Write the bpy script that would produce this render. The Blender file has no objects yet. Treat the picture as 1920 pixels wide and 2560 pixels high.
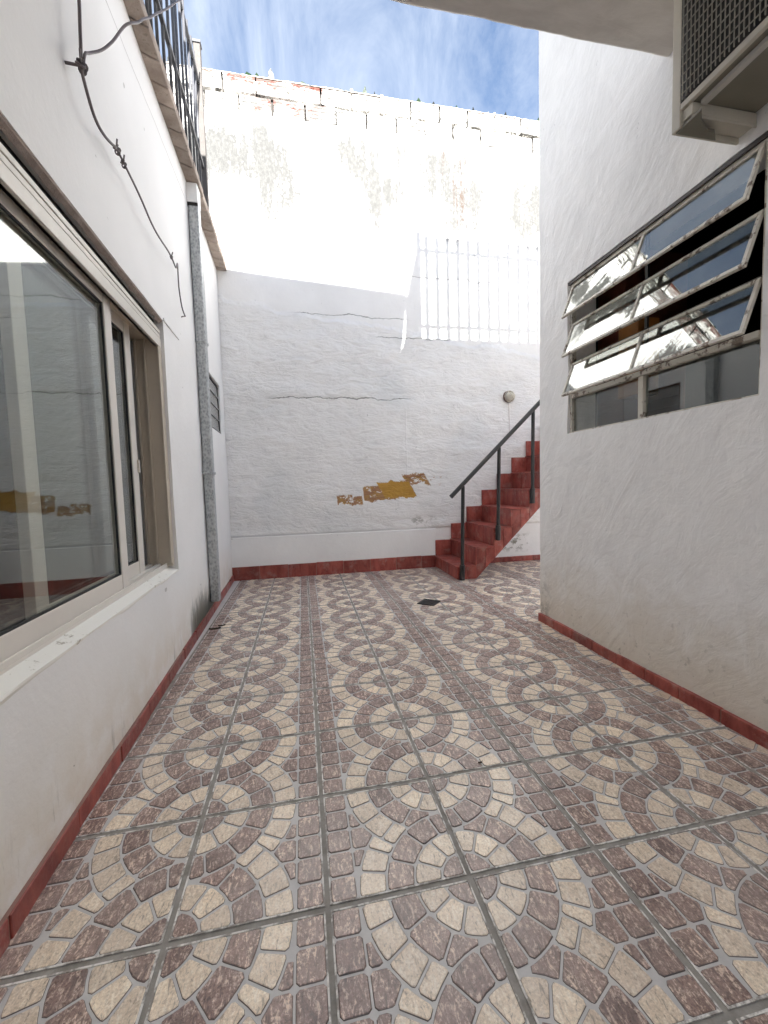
import bpy, bmesh, math, random
import numpy as np
from mathutils import Vector, Matrix, noise as mnoise

random.seed(7)
S = bpy.context.scene
COL = S.collection
T = 0.36                       # metres per floor tile; all lengths below are in tiles

# ------------------------------------------------------------------ camera
cam = bpy.data.cameras.new('camera')
cam.sensor_fit = 'HORIZONTAL'
cam.sensor_width = 36.0
cam.lens = 1024.5 / 1920.0 * 36.0
cam.clip_start = 0.02
cam.clip_end = 500.0
camo = bpy.data.objects.new('camera', cam)
COL.objects.link(camo)
R3 = ((0.98032689, -0.19539844, -0.02790408),
      (-0.04027117, -0.05960705, -0.99740926),
      (0.19322893, 0.97891085, -0.06630331))
mw = Matrix.Identity(4)
for r in range(3):
    mw[r][0] = R3[0][r]
    mw[r][1] = -R3[1][r]
    mw[r][2] = -R3[2][r]
mw.translation = Vector((-1.0556, -2.5713, 2.7803)) * T
camo.matrix_world = mw
S.camera = camo

# ------------------------------------------------------------------ sky and sun
SUN = Vector((-0.20, 1.0, -0.656)).normalized()      # direction the light travels
to_sun = -SUN
elev = math.asin(to_sun.z)
W = bpy.data.worlds.new('World')
S.world = W
W.use_nodes = True
wn, wl = W.node_tree.nodes, W.node_tree.links
wn.clear()
sky = wn.new('ShaderNodeTexSky')
sky.sky_type = 'NISHITA'
sky.sun_disc = False
sky.sun_elevation = elev
sky.sun_rotation = math.atan2(to_sun.x, to_sun.y)
sky.air_density = 1.0
sky.dust_density = 1.0
sky.ozone_density = 2.5
tc = wn.new('ShaderNodeTexCoord')
mp = wn.new('ShaderNodeMapping')
mp.inputs['Rotation'].default_value = (0.15, 0.35, 0.5)
mp.inputs['Scale'].default_value = (2.0, 1.1, 1.0)
wl.new(tc.outputs['Generated'], mp.inputs['Vector'])
cn = wn.new('ShaderNodeTexNoise')
cn.inputs['Scale'].default_value = 2.1
cn.inputs['Detail'].default_value = 7
cn.inputs['Roughness'].default_value = 0.64
cn.inputs['Distortion'].default_value = 0.9
wl.new(mp.outputs['Vector'], cn.inputs['Vector'])
cr = wn.new('ShaderNodeMapRange')
cr.inputs['From Min'].default_value = 0.36
cr.inputs['From Max'].default_value = 0.72
cr.inputs['To Min'].default_value = 0.05
cr.inputs['To Max'].default_value = 0.85
wl.new(cn.outputs['Fac'], cr.inputs['Value'])
cm = wn.new('ShaderNodeMix')
cm.data_type = 'RGBA'
cm.inputs['B'].default_value = (3.6, 3.95, 4.5, 1)
wl.new(cr.outputs['Result'], cm.inputs['Factor'])
wl.new(sky.outputs['Color'], cm.inputs['A'])
bg = wn.new('ShaderNodeBackground')
bg.inputs['Strength'].default_value = 0.055
wl.new(cm.outputs['Result'], bg.inputs['Color'])
wo = wn.new('ShaderNodeOutputWorld')
wl.new(bg.outputs['Background'], wo.inputs['Surface'])

sl = bpy.data.lights.new('sun', 'SUN')
sl.energy = 4.8
sl.angle = math.radians(0.45)
sl.color = (1.0, 0.98, 0.945)
so = bpy.data.objects.new('sun', sl)
COL.objects.link(so)
so.rotation_euler = SUN.to_track_quat('-Z', 'Y').to_euler()
so.location = (0, -6, 12)

S.view_settings.view_transform = 'Standard'
S.view_settings.look = 'None'
S.view_settings.gamma = 1.0
S.view_settings.use_curve_mapping = False
S.view_settings.exposure = 2.47
S.render.engine = 'CYCLES'
S.cycles.max_bounces = 14
S.cycles.diffuse_bounces = 8
S.cycles.glossy_bounces = 6
S.cycles.transparent_max_bounces = 12


# ------------------------------------------------------------------ material helper
class G:
    def __init__(self, name):
        self.m = bpy.data.materials.new(name)
        self.m.use_nodes = True
        self.n, self.l = self.m.node_tree.nodes, self.m.node_tree.links
        self.n.clear()
        self.out = self.n.new('ShaderNodeOutputMaterial')

    def put(self, sock, v):
        if v is None:
            return
        if hasattr(v, 'is_output'):
            self.l.new(v, sock)
        else:
            if isinstance(v, (tuple, list)) and len(v) == 3 and sock.type == 'RGBA':
                v = (*v, 1)
            sock.default_value = v

    def pos(self, s=1.0):                       # world position in tiles
        g = self.n.new('ShaderNodeNewGeometry')
        return self.vm(g.outputs['Position'], (s / T,) * 3)

    def obj(self, s=1.0):
        t = self.n.new('ShaderNodeTexCoord')
        return self.vm(t.outputs['Object'], (s / T,) * 3)

    def rnd(self):
        return self.n.new('ShaderNodeObjectInfo').outputs['Random']

    def vm(self, v, k, op='MULTIPLY'):
        x = self.n.new('ShaderNodeVectorMath')
        x.operation = op
        self.put(x.inputs[0], v)
        self.put(x.inputs[1], k)
        return x.outputs[0]

    def xyz(self, v):
        s = self.n.new('ShaderNodeSeparateXYZ')
        self.l.new(v, s.inputs[0])
        return s.outputs[0], s.outputs[1], s.outputs[2]

    def vec(self, x, y, z):
        s = self.n.new('ShaderNodeCombineXYZ')
        for i, v in enumerate((x, y, z)):
            self.put(s.inputs[i], v)
        return s.outputs[0]

    def ma(self, op, a, b=None, c=None):
        x = self.n.new('ShaderNodeMath')
        x.operation = op
        self.put(x.inputs[0], a)
        self.put(x.inputs[1], b)
        self.put(x.inputs[2], c)
        return x.outputs[0]

    def mul(self, *a):
        r = a[0]
        for b in a[1:]:
            r = self.ma('MULTIPLY', r, b)
        return r

    def add(self, *a):
        r = a[0]
        for b in a[1:]:
            r = self.ma('ADD', r, b)
        return r

    def noise(self, v, s=1.0, d=4.0, r=0.5, dist=0.0):
        x = self.n.new('ShaderNodeTexNoise')
        self.put(x.inputs['Vector'], v)
        x.inputs['Scale'].default_value = s
        x.inputs['Detail'].default_value = d
        x.inputs['Roughness'].default_value = r
        x.inputs['Distortion'].default_value = dist
        return x.outputs['Fac']

    def voro(self, v, s=1.0, feature='F1'):
        x = self.n.new('ShaderNodeTexVoronoi')
        x.feature = feature
        self.put(x.inputs['Vector'], v)
        x.inputs['Scale'].default_value = s
        return x.outputs['Distance']

    def mr(self, v, a, b, c=0.0, d=1.0, smooth=True):
        x = self.n.new('ShaderNodeMapRange')
        if smooth:
            x.interpolation_type = 'SMOOTHSTEP'
        self.put(x.inputs['Value'], v)
        for k, q in zip(('From Min', 'From Max', 'To Min', 'To Max'), (a, b, c, d)):
            self.put(x.inputs[k], q)
        return x.outputs['Result']

    def band(self, v, a, b, f):                 # 1 between a and b with soft ends f
        return self.mul(self.mr(v, a - f, a + f), self.mr(v, b - f, b + f, 1, 0))

    def mix(self, f, a, b):
        x = self.n.new('ShaderNodeMix')
        x.data_type = 'RGBA'
        self.put(x.inputs['Factor'], f)
        self.put(x.inputs['A'], a)
        self.put(x.inputs['B'], b)
        return x.outputs['Result']

    def hsv(self, c, h=0.5, s=1.0, v=1.0):
        x = self.n.new('ShaderNodeHueSaturation')
        self.put(x.inputs['Color'], c)
        self.put(x.inputs['Hue'], h)
        self.put(x.inputs['Saturation'], s)
        self.put(x.inputs['Value'], v)
        return x.outputs[0]

    def bump(self, h, strength=0.5, dist=0.01, nrm=None):
        x = self.n.new('ShaderNodeBump')
        x.inputs['Strength'].default_value = strength
        x.inputs['Distance'].default_value = dist
        self.put(x.inputs['Height'], h)
        if nrm is not None:
            self.l.new(nrm, x.inputs['Normal'])
        return x.outputs[0]

    def done(self, color, rough=0.6, nrm=None, metal=0.0, spec=0.5, **kw):
        p = self.n.new('ShaderNodeBsdfPrincipled')
        self.put(p.inputs['Base Color'], color)
        self.put(p.inputs['Roughness'], rough)
        self.put(p.inputs['Metallic'], metal)
        self.put(p.inputs['Specular IOR Level'], spec)
        for k, v in kw.items():
            self.put(p.inputs[k], v)
        if nrm is not None:
            self.l.new(nrm, p.inputs['Normal'])
        self.l.new(p.outputs[0], self.out.inputs['Surface'])
        return self.m


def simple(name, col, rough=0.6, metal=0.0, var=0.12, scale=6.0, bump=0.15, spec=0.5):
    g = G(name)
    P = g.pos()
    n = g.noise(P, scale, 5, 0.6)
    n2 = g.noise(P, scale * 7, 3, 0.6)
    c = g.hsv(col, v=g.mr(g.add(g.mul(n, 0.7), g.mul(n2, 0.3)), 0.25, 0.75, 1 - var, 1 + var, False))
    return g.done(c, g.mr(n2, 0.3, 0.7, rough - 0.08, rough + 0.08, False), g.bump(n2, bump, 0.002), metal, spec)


M = {}

# floor tile: brown and cream stones, the joint printed between them, worn glaze rim
def stone(name, dark, mid, light, lt, vn):
    g = G(name)
    o = g.obj()
    r = g.rnd()
    rv = g.vec(g.mul(r, 3.1), g.mul(r, 1.7), 0.0)
    ov = g.vm(o, g.vm(rv, (0.15,) * 3), 'ADD')
    streak = g.noise(g.vm(ov, (34, 12, 1)), 1.0, 6, 0.72, 1.0)
    blot = g.noise(g.vm(ov, (9, 7, 1)), 1.0, 5, 0.65, 0.6)
    fine = g.noise(ov, 60, 4, 0.75)
    c = g.mix(g.mr(blot, 0.32, 0.68), dark, mid)
    c = g.mix(g.mul(g.mr(g.add(g.mul(streak, 0.7), g.mul(fine, 0.3)), 0.50, 0.60), lt), c, light)
    c = g.mix(g.mul(g.mr(streak, 0.455, 0.36), vn), c, tuple(x * 0.42 for x in dark))
    at = g.n.new('ShaderNodeAttribute')
    at.attribute_name = 'tone'
    c = g.hsv(c, h=g.add(0.496, g.mul(at.outputs['Fac'], 0.008)), v=g.mul(g.mr(fine, 0.3, 0.7, 0.74, 1.22, False), g.add(0.83, g.mul(at.outputs['Fac'], 0.34))))
    P = g.pos()
    dust = g.noise(P, 0.8, 6, 0.65)
    c = g.mix(g.mr(dust, 0.35, 0.70, 0.03, 0.24), c, (0.66, 0.58, 0.52))
    c = g.hsv(c, v=g.add(0.93, g.mul(r, 0.14)))
    h = g.add(g.mul(streak, 0.6), g.mul(fine, 0.25))
    return g.done(c, g.mr(fine, 0.3, 0.7, 0.24, 0.38, False), g.bump(h, 0.30, 0.0012), spec=0.6)


M['brown'] = stone('brown glazed stone', (0.165, 0.096, 0.080), (0.29, 0.178, 0.148), (0.74, 0.58, 0.46), 0.85, 0.85)
M['cream'] = stone('cream glazed stone', (0.70, 0.555, 0.40), (0.84, 0.70, 0.53), (0.89, 0.81, 0.68), 0.7, 0.85)
M['joint'] = simple('grey tile joint', (0.54, 0.52, 0.50), 0.45, var=0.15, scale=5)
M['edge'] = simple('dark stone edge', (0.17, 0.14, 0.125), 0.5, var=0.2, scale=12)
g = G('worn glaze rim')
P = g.pos()
n = g.noise(P, 9, 4, 0.7)
M['rim'] = g.done(g.mix(g.mr(n, 0.42, 0.58), (0.78, 0.75, 0.70), (0.30, 0.27, 0.24)), 0.6)
g = G('dirty grout')
P = g.pos()
n = g.noise(P, 5, 6, 0.7)
n2 = g.noise(P, 1.2, 3, 0.5)
c = g.mix(g.mr(n, 0.3, 0.7), (0.20, 0.18, 0.155), (0.37, 0.345, 0.31))
M['grout'] = g.done(g.mix(g.mr(n2, 0.45, 0.7, 0, 0.5), c, (0.30, 0.28, 0.25)), 0.85, g.bump(n, 0.5, 0.004))


# white painted plaster of the left house
def plaster_left():
    g = G('white painted plaster with damp at the foot')
    P = g.pos()
    x, y, z = g.xyz(P)
    big = g.noise(P, 0.5, 4, 0.55)
    fine = g.noise(P, 16, 4, 0.6)
    mid = g.noise(P, 3.0, 5, 0.6)
    c = g.hsv((0.86, 0.850, 0.835), v=g.mr(big, 0.3, 0.7, 0.94, 1.03, False))
    # yellowish grime low down
    low = g.mul(g.mr(g.add(z, g.mul(mid, 0.9)), 0.5, 1.9, 1, 0), g.mr(mid, 0.3, 0.7, 0.3, 1))
    c = g.mix(g.mul(low, 0.8), c, (0.66, 0.57, 0.45))
    # mould by the foot of the downpipe
    st = g.noise(g.vm(P, (1, 3.2, 1.0)), 1.3, 7, 0.72, 0.7)
    prox = g.mul(g.band(y, 5.15, 7.9, 0.45), g.mr(z, 0.15, 1.35, 1, 0))
    mould = g.mr(g.add(st, g.mul(prox, 0.55)), 0.70, 0.95)
    c = g.mix(g.mul(mould, prox, 1.0), c, (0.10, 0.095, 0.075))
    st2 = g.noise(g.vm(P, (1, 8, 0.9)), 1.3, 6, 0.72, 0.4)
    foot = g.mul(g.mr(z, 0.1, 0.8, 1, 0), g.mr(st2, 0.56, 0.70))
    c = g.mix(g.mul(foot, 0.55), c, (0.20, 0.17, 0.12))
    # small knocks
    v = g.noise(P, 5.0, 2, 0.5)
    kn = g.mr(v, 0.76, 0.775)
    c = g.mix(g.mul(kn, 0.6), c, (0.35, 0.33, 0.31))
    # hairline crack high on the wall
    cz = g.add(8.28, g.mul(y, 0.055), g.mul(g.noise(P, 2.0, 4, 0.6), 0.06))
    cr_ = g.mul(g.mr(g.ma('ABSOLUTE', g.ma('SUBTRACT', z, cz)), 0.004, 0.014, 1, 0), g.band(y, 1.0, 6.7, 0.1))
    c = g.mix(g.mul(cr_, 0.6), c, (0.30, 0.28, 0.26))
    h = g.add(g.mul(mid, 0.5), g.mul(fine, 0.3), g.mul(kn, -0.6))
    return g.done(c, 0.7, g.bump(h, 0.5, 0.008), spec=0.3)


M['plaster_left'] = plaster_left()


def plaster_right():
    g = G('hand trowelled white plaster')
    P = g.pos()
    x, y, z = g.xyz(P)
    diag = g.vec(x, g.add(g.mul(y, 1.6), g.mul(z, 1.2)), g.add(g.mul(z, 0.55), g.mul(y, -0.4)))
    st = g.noise(g.vm(diag, (1, 0.55, 0.8)), 1.7, 6, 0.58, 1.6)
    mid = g.noise(P, 2.4, 6, 0.62, 0.6)
    fine = g.noise(P, 14, 4, 0.65)
    c = g.hsv((0.86, 0.850, 0.835), v=g.mr(mid, 0.3, 0.7, 0.95, 1.03, False))
    low = g.mr(g.add(z, g.mul(mid, 1.1)), 0.7, 2.2, 1, 0)
    c = g.mix(g.mul(low, 0.75), c, (0.68, 0.60, 0.48))
    speck = g.mul(g.mr(g.noise(P, 9, 5, 0.7), 0.60, 0.68), g.mr(z, 0.1, 1.5, 1, 0.02))
    c = g.mix(g.mul(speck, 0.5), c, (0.28, 0.25, 0.2))
    cor = g.mul(g.mr(y, 4.2, 4.7), g.mr(z, 0.2, 1.3, 1, 0), g.mr(g.noise(P, 5, 5, 0.7), 0.47, 0.6))
    c = g.mix(g.mul(cor, 0.75), c, (0.25, 0.23, 0.18))
    flake = g.noise(diag, 5.5, 4, 0.62, 1.2)
    fk = g.mul(g.mr(flake, 0.70, 0.72), g.mr(z, 3.0, 7.0, 0.25, 1.0))
    c = g.mix(g.mul(fk, 0.55), c, (0.33, 0.32, 0.31))
    h = g.add(g.mul(st, 1.1), g.mul(mid, 0.7), g.mul(g.noise(P, 6, 5, 0.6, 0.8), 0.35), g.mul(fine, 0.10), g.mul(fk, -0.25))
    return g.done(c, 0.72, g.bump(h, 0.55, 0.016), spec=0.3)


M['plaster_right'] = plaster_right()


def plaster_back():
    g = G('rough whitewashed render with old ochre')
    P = g.pos()
    x, y, z = g.xyz(P)
    wob = g.noise(P, 0.7, 4, 0.6)
    # ripples left by the trowel on the lower part
    rp = g.noise(g.vm(P, (0.9, 1, 2.3)), 1.7, 7, 0.62, 0.9)
    rp2 = g.noise(g.vm(P, (1.6, 1, 4.4)), 2.6, 5, 0.6, 0.7)
    fine = g.noise(P, 18, 4, 0.65)
    edge = g.add(z, g.mul(x, 0.13), g.mul(wob, -0.8))
    rough = g.mul(g.mr(edge, 7.45, 7.6, 1, 0), g.mr(z, 1.28, 1.36))
    c = g.hsv((0.86, 0.850, 0.832), v=g.mr(wob, 0.3, 0.7, 0.95, 1.03, False))
    c = g.mix(g.mul(rough, g.mr(rp, 0.46, 0.28, 0, 0.28)), c, (0.55, 0.55, 0.54))
    # faint cool / warm washes
    wash = g.noise(g.vm(P, (0.35, 1, 0.3)), 1.0, 3, 0.5)
    c = g.mix(g.mul(g.mr(wash, 0.50, 0.66), rough, 0.35), c, (0.66, 0.69, 0.70))
    # rain streaks on the upper render
    s1 = g.noise(g.vm(P, (1.1, 1, 0.12)), 1.0, 3, 0.5, 0.3)
    s2 = g.noise(g.vm(P, (4.5, 1, 0.30)), 1.0, 6, 0.72, 0.6)
    s3 = g.noise(g.vm(P, (16, 1, 1.1)), 1.0, 5, 0.7, 0.5)
    spk = g.noise(g.vm(P, (1, 1, 0.6)), 17, 5, 0.78)
    cloud = g.noise(P, 0.55, 4, 0.6, 0.3)
    zone = g.mul(g.mr(g.add(z, g.mul(s2, -3.0), g.mul(s3, -1.2)), 7.4, 9.6), g.mr(g.add(z, g.mul(s2, -1.0)), 13.1, 12.4))
    amt = g.add(g.mul(s1, 0.75), g.mul(s2, 0.55), g.mul(s3, 0.40), g.mul(spk, 0.42), g.mul(cloud, 0.95))
    grime = g.mix(g.mr(spk, 0.36, 0.62), (0.128, 0.127, 0.122), (0.088, 0.088, 0.084))
    stain = g.mr(g.mul(zone, g.mr(amt, 1.40, 1.66)), 0.0, 0.75)
    c = g.mix(stain, c, grime)
    rust = g.mul(zone, g.band(x, 3.6, 4.6, 0.4), g.mr(s2, 0.50, 0.64), g.mr(spk, 0.42, 0.60))
    c = g.mix(g.mr(rust, 0.0, 0.5), c, (0.085, 0.062, 0.05))
    # peeled field of old ochre paint, crossed by filled chases
    nA = g.noise(P, 1.7, 6, 0.72, 0.5)
    nB = g.noise(g.vm(P, (1, 1, 1.6)), 4.5, 5, 0.7, 0.4)
    jit = g.add(g.mul(nA, 0.42), g.mul(nB, 0.20), -0.31)

    def patch(xa, xb, sl, za, zb, keep):
        """slanted block of bare ochre with a gnawed outline"""
        xs_ = g.add(x, g.mul(z, sl))
        f = g.mul(g.band(g.add(xs_, g.mul(jit, 0.25)), xa, xb, 0.02), g.band(g.add(z, jit), za, zb, 0.02))
        return g.mul(f, g.mr(g.add(nB, g.mul(nA, 0.3)), keep, keep + 0.05))
    p_main = patch(2.86, 3.93, 0.55, 2.33, 2.88, 0.40)
    p_left = patch(1.12, 2.15, 0.10, 2.28, 2.74, 0.53)
    p_tail = patch(0.25, 1.06, 0.10, 2.16, 2.48, 0.58)
    p_right = patch(3.98, 4.75, 0.60, 2.72, 3.10, 0.55)
    p_far = patch(2.94, 3.50, 0.0, 2.74, 3.06, 0.71)
    solid = p_main
    peel = g.ma('MAXIMUM', g.ma('MAXIMUM', p_main, p_left), g.ma('MAXIMUM', p_tail, g.ma('MAXIMUM', p_right, p_far)))
    och = g.mix(g.mr(g.noise(g.vm(P, (1, 1, 3)), 3.0, 5, 0.7), 0.4, 0.62), (0.36, 0.20, 0.115), (0.44, 0.26, 0.09))
    och = g.mix(g.mul(solid, 0.8), och, (0.50, 0.285, 0.05))
    c = g.mix(peel, c, och)
    # thin pale filled line above the patch
    fl = g.mul(g.mr(g.ma('ABSOLUTE', g.add(x, -2.32)), 0.012, 0.03, 1, 0), g.band(z, 2.9, 5.3, 0.1))
    # cracks
    def crack(z0, sl, a, b, w=0.012):
        zz = g.add(z0, g.mul(x, sl), g.mul(g.noise(P, 1.4, 5, 0.65), 0.35), -0.175)
        return g.mul(g.mr(g.ma('ABSOLUTE', g.ma('SUBTRACT', z, zz)), w * 0.4, w * 1.8, 1, 0), g.band(x, a, b, 0.3))
    k = g.ma('MAXIMUM', crack(5.50, 0.0, -1.9, 2.4), crack(8.05, -0.03, -1.0, 2.35, 0.008))
    k = g.ma('MAXIMUM', k, crack(7.45, 0.0, 1.4, 3.9, 0.009))
    k = g.ma('MAXIMUM', k, crack(9.35, 0.0, 0.5, 5.2, 0.007))
    c = g.mix(g.mul(k, 0.8), c, (0.20, 0.19, 0.18))
    # damp above the stair foot and behind it
    dm = g.mul(g.mr(g.noise(g.vm(P, (1, 1, 1.5)), 4.0, 6, 0.72), 0.50, 0.60),
               g.ma('MAXIMUM', g.mul(g.band(x, 5.0, 6.6, 0.25), g.band(z, 0.42, 0.9, 0.18)),
                    g.mul(g.band(x, 2.4, 3.3, 0.2), g.band(z, 1.35, 1.7, 0.12), 0.6)))
    c = g.mix(g.mul(dm, 0.8), c, (0.16, 0.15, 0.10))
    pit = g.mul(g.mr(g.noise(P, 7, 3, 0.6), 0.72, 0.74), 0.5)
    c = g.mix(pit, c, (0.35, 0.34, 0.32))
    h = g.add(g.mul(rp, rough, 1.6), g.mul(rp2, rough, 0.8), g.mul(fine, 0.10), g.mul(k, -0.4),
              g.mul(peel, -0.25), g.mul(fl, 0.15), g.mul(g.noise(P, 3, 5, 0.6), 0.25))
    return g.done(c, 0.8, g.bump(h, 0.75, 0.022), spec=0.2)


M['plaster_back'] = plaster_back()

g = G('whitewashed hollow brick')
P = g.pos()
x, y, z = g.xyz(P)
n = g.noise(g.vm(P, (1, 1, 2.2)), 2.4, 6, 0.7, 0.3)
n2 = g.noise(P, 10, 4, 0.7)
redz = g.ma('MAXIMUM', g.mul(g.band(x, -2.75, 0.02, 0.05), g.mr(z, 14.05, 14.62, 0.0, 0.22)),
            g.mul(g.band(x, -2.1, 0.15, 0.3), g.band(z, 13.6, 14.1, 0.05), 0.13))
n3 = g.noise(g.vm(P, (1, 1, 4.5)), 3.2, 6, 0.75, 0.4)
ex = g.mr(g.add(g.mul(n, 0.6), g.mul(n3, 0.4), redz, g.mul(g.rnd(), 0.07)), 0.56, 0.74)
redc = g.mix(g.mr(n2, 0.35, 0.65), (0.10, 0.026, 0.018), (0.16, 0.075, 0.06))
c = g.mix(ex, (0.80, 0.785, 0.75), redc)
c = g.mix(g.mr(g.add(g.mul(n3, 0.7), g.mul(n2, 0.3), g.mul(g.rnd(), 0.05)), 0.515, 0.575), c, (0.125, 0.122, 0.115))
c = g.mix(g.mr(g.add(z, g.mul(n2, 0.10)), 14.60, 14.66, 0.0, 0.9), c, (0.10, 0.062, 0.042))
M['brick_white'] = g.done(c, 0.85, g.bump(g.add(n, g.mul(n2, 0.4)), 0.5, 0.006), spec=0.2)

g = G('white mortar')
P = g.pos()
n = g.noise(P, 6, 5, 0.7)
M['mortar'] = g.done(g.mix(g.mr(n, 0.35, 0.7), (0.52, 0.49, 0.44), (0.80, 0.78, 0.74)), 0.9, g.bump(n, 0.8, 0.02), spec=0.2)


def redtile(name, k=1.0):
    g = G(name)
    P = g.pos()
    r = g.rnd()
    o = g.vm(P, g.vec(g.mul(r, 9.0), g.mul(r, 5.0), g.mul(r, 3.0)), 'ADD')
    n = g.noise(g.vm(o, (3, 3, 1.2)), 1.5, 6, 0.68, 0.4)
    n2 = g.noise(o, 20, 4, 0.7)
    c = g.mix(g.mr(n, 0.3, 0.7), tuple(v * k for v in (0.18, 0.028, 0.022)), tuple(v * k for v in (0.36, 0.085, 0.063)))
    c = g.mix(g.mul(g.mr(n2, 0.60, 0.74), 0.45), c, (0.36, 0.17, 0.14))
    c = g.mix(g.mul(g.mr(g.noise(P, 3.2, 7, 0.75), 0.50, 0.66), 0.5), c, (0.36, 0.22, 0.19))
    c = g.hsv(c, v=g.add(0.8, g.mul(r, 0.45)))
    return g.done(c, g.mr(n2, 0.3, 0.7, 0.32, 0.5, False), g.bump(g.add(n, g.mul(n2, 0.4)), 0.25, 0.003), spec=0.5)


M['red'] = redtile('red glazed clay tile')
M['red_joint'] = simple('pinkish tile joint', (0.27, 0.15, 0.12), 0.8)
M['black_paint'] = simple('black painted steel', (0.022, 0.021, 0.021), 0.42, var=0.3, scale=5)
M['grey_iron'] = simple('dark grey painted iron', (0.075, 0.075, 0.082), 0.5, var=0.25)
g = G('galvanised steel')
P = g.pos()
v = g.voro(g.vm(P, (1, 1, 0.7)), 22)
n = g.noise(P, 30, 4, 0.7)
c = g.mix(g.mr(g.add(g.mul(v, 0.6), g.mul(n, 0.7)), 0.35, 0.9), (0.27, 0.28, 0.285), (0.50, 0.515, 0.515))
M['galv'] = g.done(c, g.mr(n, 0.3, 0.7, 0.40, 0.6, False), g.bump(n, 0.1, 0.002), metal=0.35)
M['alu'] = simple('cream anodised aluminium', (0.73, 0.685, 0.625), 0.38, var=0.05, scale=3, bump=0.03)
M['alu_shade'] = simple('beige lacquered aluminium', (0.57, 0.50, 0.41), 0.42, var=0.06, scale=3, bump=0.03)
M['shutter'] = simple('cream shutter box board', (0.66, 0.625, 0.56), 0.5, var=0.05, scale=3, bump=0.05)
M['rubber'] = simple('black glazing gasket', (0.02, 0.02, 0.02), 0.6)
g = G('chipped sill paint')
P = g.pos()
n = g.noise(P, 13, 6, 0.75)
big = g.noise(P, 0.8, 3, 0.5)
chip = g.mr(g.add(n, g.mul(big, 0.6)), 0.92, 0.99)
M['sill'] = g.done(g.mix(chip, (0.82, 0.80, 0.74), (0.42, 0.38, 0.31)), 0.6, g.bump(chip, -0.5, 0.004))
M['concrete'] = None
g = G('grey rendered soffit')
P = g.pos()
n = g.noise(g.vm(P, (1, 3, 1)), 1.6, 6, 0.65, 0.5)
n2 = g.noise(P, 14, 4, 0.7)
c = g.mix(g.mr(n, 0.3, 0.7), (0.56, 0.525, 0.485), (0.68, 0.645, 0.60))
c = g.mix(g.mr(g.noise(P, 0.5, 3, 0.5), 0.45, 0.7, 0, 0.35), c, (0.46, 0.45, 0.43))
M['soffit'] = g.done(c, 0.85, g.bump(g.add(n, g.mul(n2, 0.3)), 0.4, 0.008), spec=0.2)
M['ragged'] = simple('broken brown render', (0.34, 0.28, 0.25), 0.9, var=0.35, scale=7, bump=0.8)
M['dark'] = simple('painted cavity shade', (0.03, 0.026, 0.023), 0.9)  # near-black colour stands in for the shade inside slots, shafts and pits
M['room'] = simple('plaster darkened as dim room', (0.10, 0.092, 0.085), 0.8)  # wall colour lowered to imitate a room with little light
M['room_dark'] = simple('paint darkened as unlit room', (0.035, 0.032, 0.03), 0.8)  # near-black in place of the shade of an unlit interior
M['wood_red'] = simple('reddish wood', (0.16, 0.042, 0.025), 0.5, var=0.3)
M['wood_orange'] = simple('orange varnished wood', (0.38, 0.15, 0.035), 0.45, var=0.2)
g = G('weathered roof edge brick')
P = g.pos()
n = g.noise(P, 3, 6, 0.7)
n2 = g.noise(P, 12, 4, 0.7)
c = g.mix(g.mr(n, 0.3, 0.7), (0.32, 0.26, 0.22), (0.52, 0.44, 0.38))
c = g.mix(g.mul(g.mr(n2, 0.55, 0.68), 0.5), c, (0.12, 0.095, 0.07))
c = g.hsv(c, v=g.add(0.8, g.mul(g.rnd(), 0.4)))
M['coping'] = g.done(c, 0.9, g.bump(g.add(n, g.mul(n2, 0.5)), 0.6, 0.008), spec=0.2)
g = G('peeling cream steel')
P = g.pos()
n = g.noise(P, 7, 6, 0.72)
n2 = g.noise(P, 2.2, 4, 0.6)
peel = g.mr(g.add(n, g.mul(n2, 0.25)), 0.66, 0.72)
c = g.mix(peel, (0.64, 0.60, 0.52), (0.20, 0.15, 0.115))
M['steel_frame'] = g.done(c, 0.6, g.bump(peel, -0.4, 0.003))
M['steel_dark'] = simple('dark oxidised steel', (0.05, 0.042, 0.038), 0.6, var=0.3)
M['ac'] = simple('beige enamelled casing', (0.54, 0.505, 0.43), 0.5, var=0.10, scale=2, bump=0.05)
M['ac_dark'] = simple('olive enamelled casing', (0.20, 0.185, 0.145), 0.5, var=0.15, scale=2)
M['wire_mesh'] = simple('dusty wire mesh', (0.26, 0.245, 0.205), 0.6, var=0.2)
M['fin'] = simple('dark condenser fins', (0.016, 0.014, 0.012), 0.7)
M['cable'] = simple('brown grey cable', (0.14, 0.115, 0.115), 0.6, var=0.2)
M['cast'] = simple('black cast grate', (0.018, 0.017, 0.016), 0.5, var=0.3)
M['lamp_metal'] = simple('aged lamp metal', (0.62, 0.57, 0.47), 0.45, 0.1, var=0.25)
M['lamp_glass'] = simple('dusty lamp glass', (0.66, 0.63, 0.55), 0.25, var=0.12)
M['lamp_rust'] = simple('rusty lamp rim', (0.13, 0.075, 0.05), 0.7, var=0.3)
M['shard_green'] = simple('green bottle glass', (0.014, 0.030, 0.010), 0.15, var=0.3)
M['shard_dark'] = simple('dark bottle glass', (0.014, 0.015, 0.012), 0.15, var=0.3)
M['shard_clear'] = simple('cloudy clear glass', (0.06, 0.07, 0.07), 0.15, var=0.2)
M['leaf'] = simple('dry leaf', (0.05, 0.035, 0.02), 0.8)
M['earth'] = simple('bare earth', (0.20, 0.16, 0.12), 0.95)
M['roof'] = simple('grey roof screed', (0.30, 0.28, 0.26), 0.9)


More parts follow.
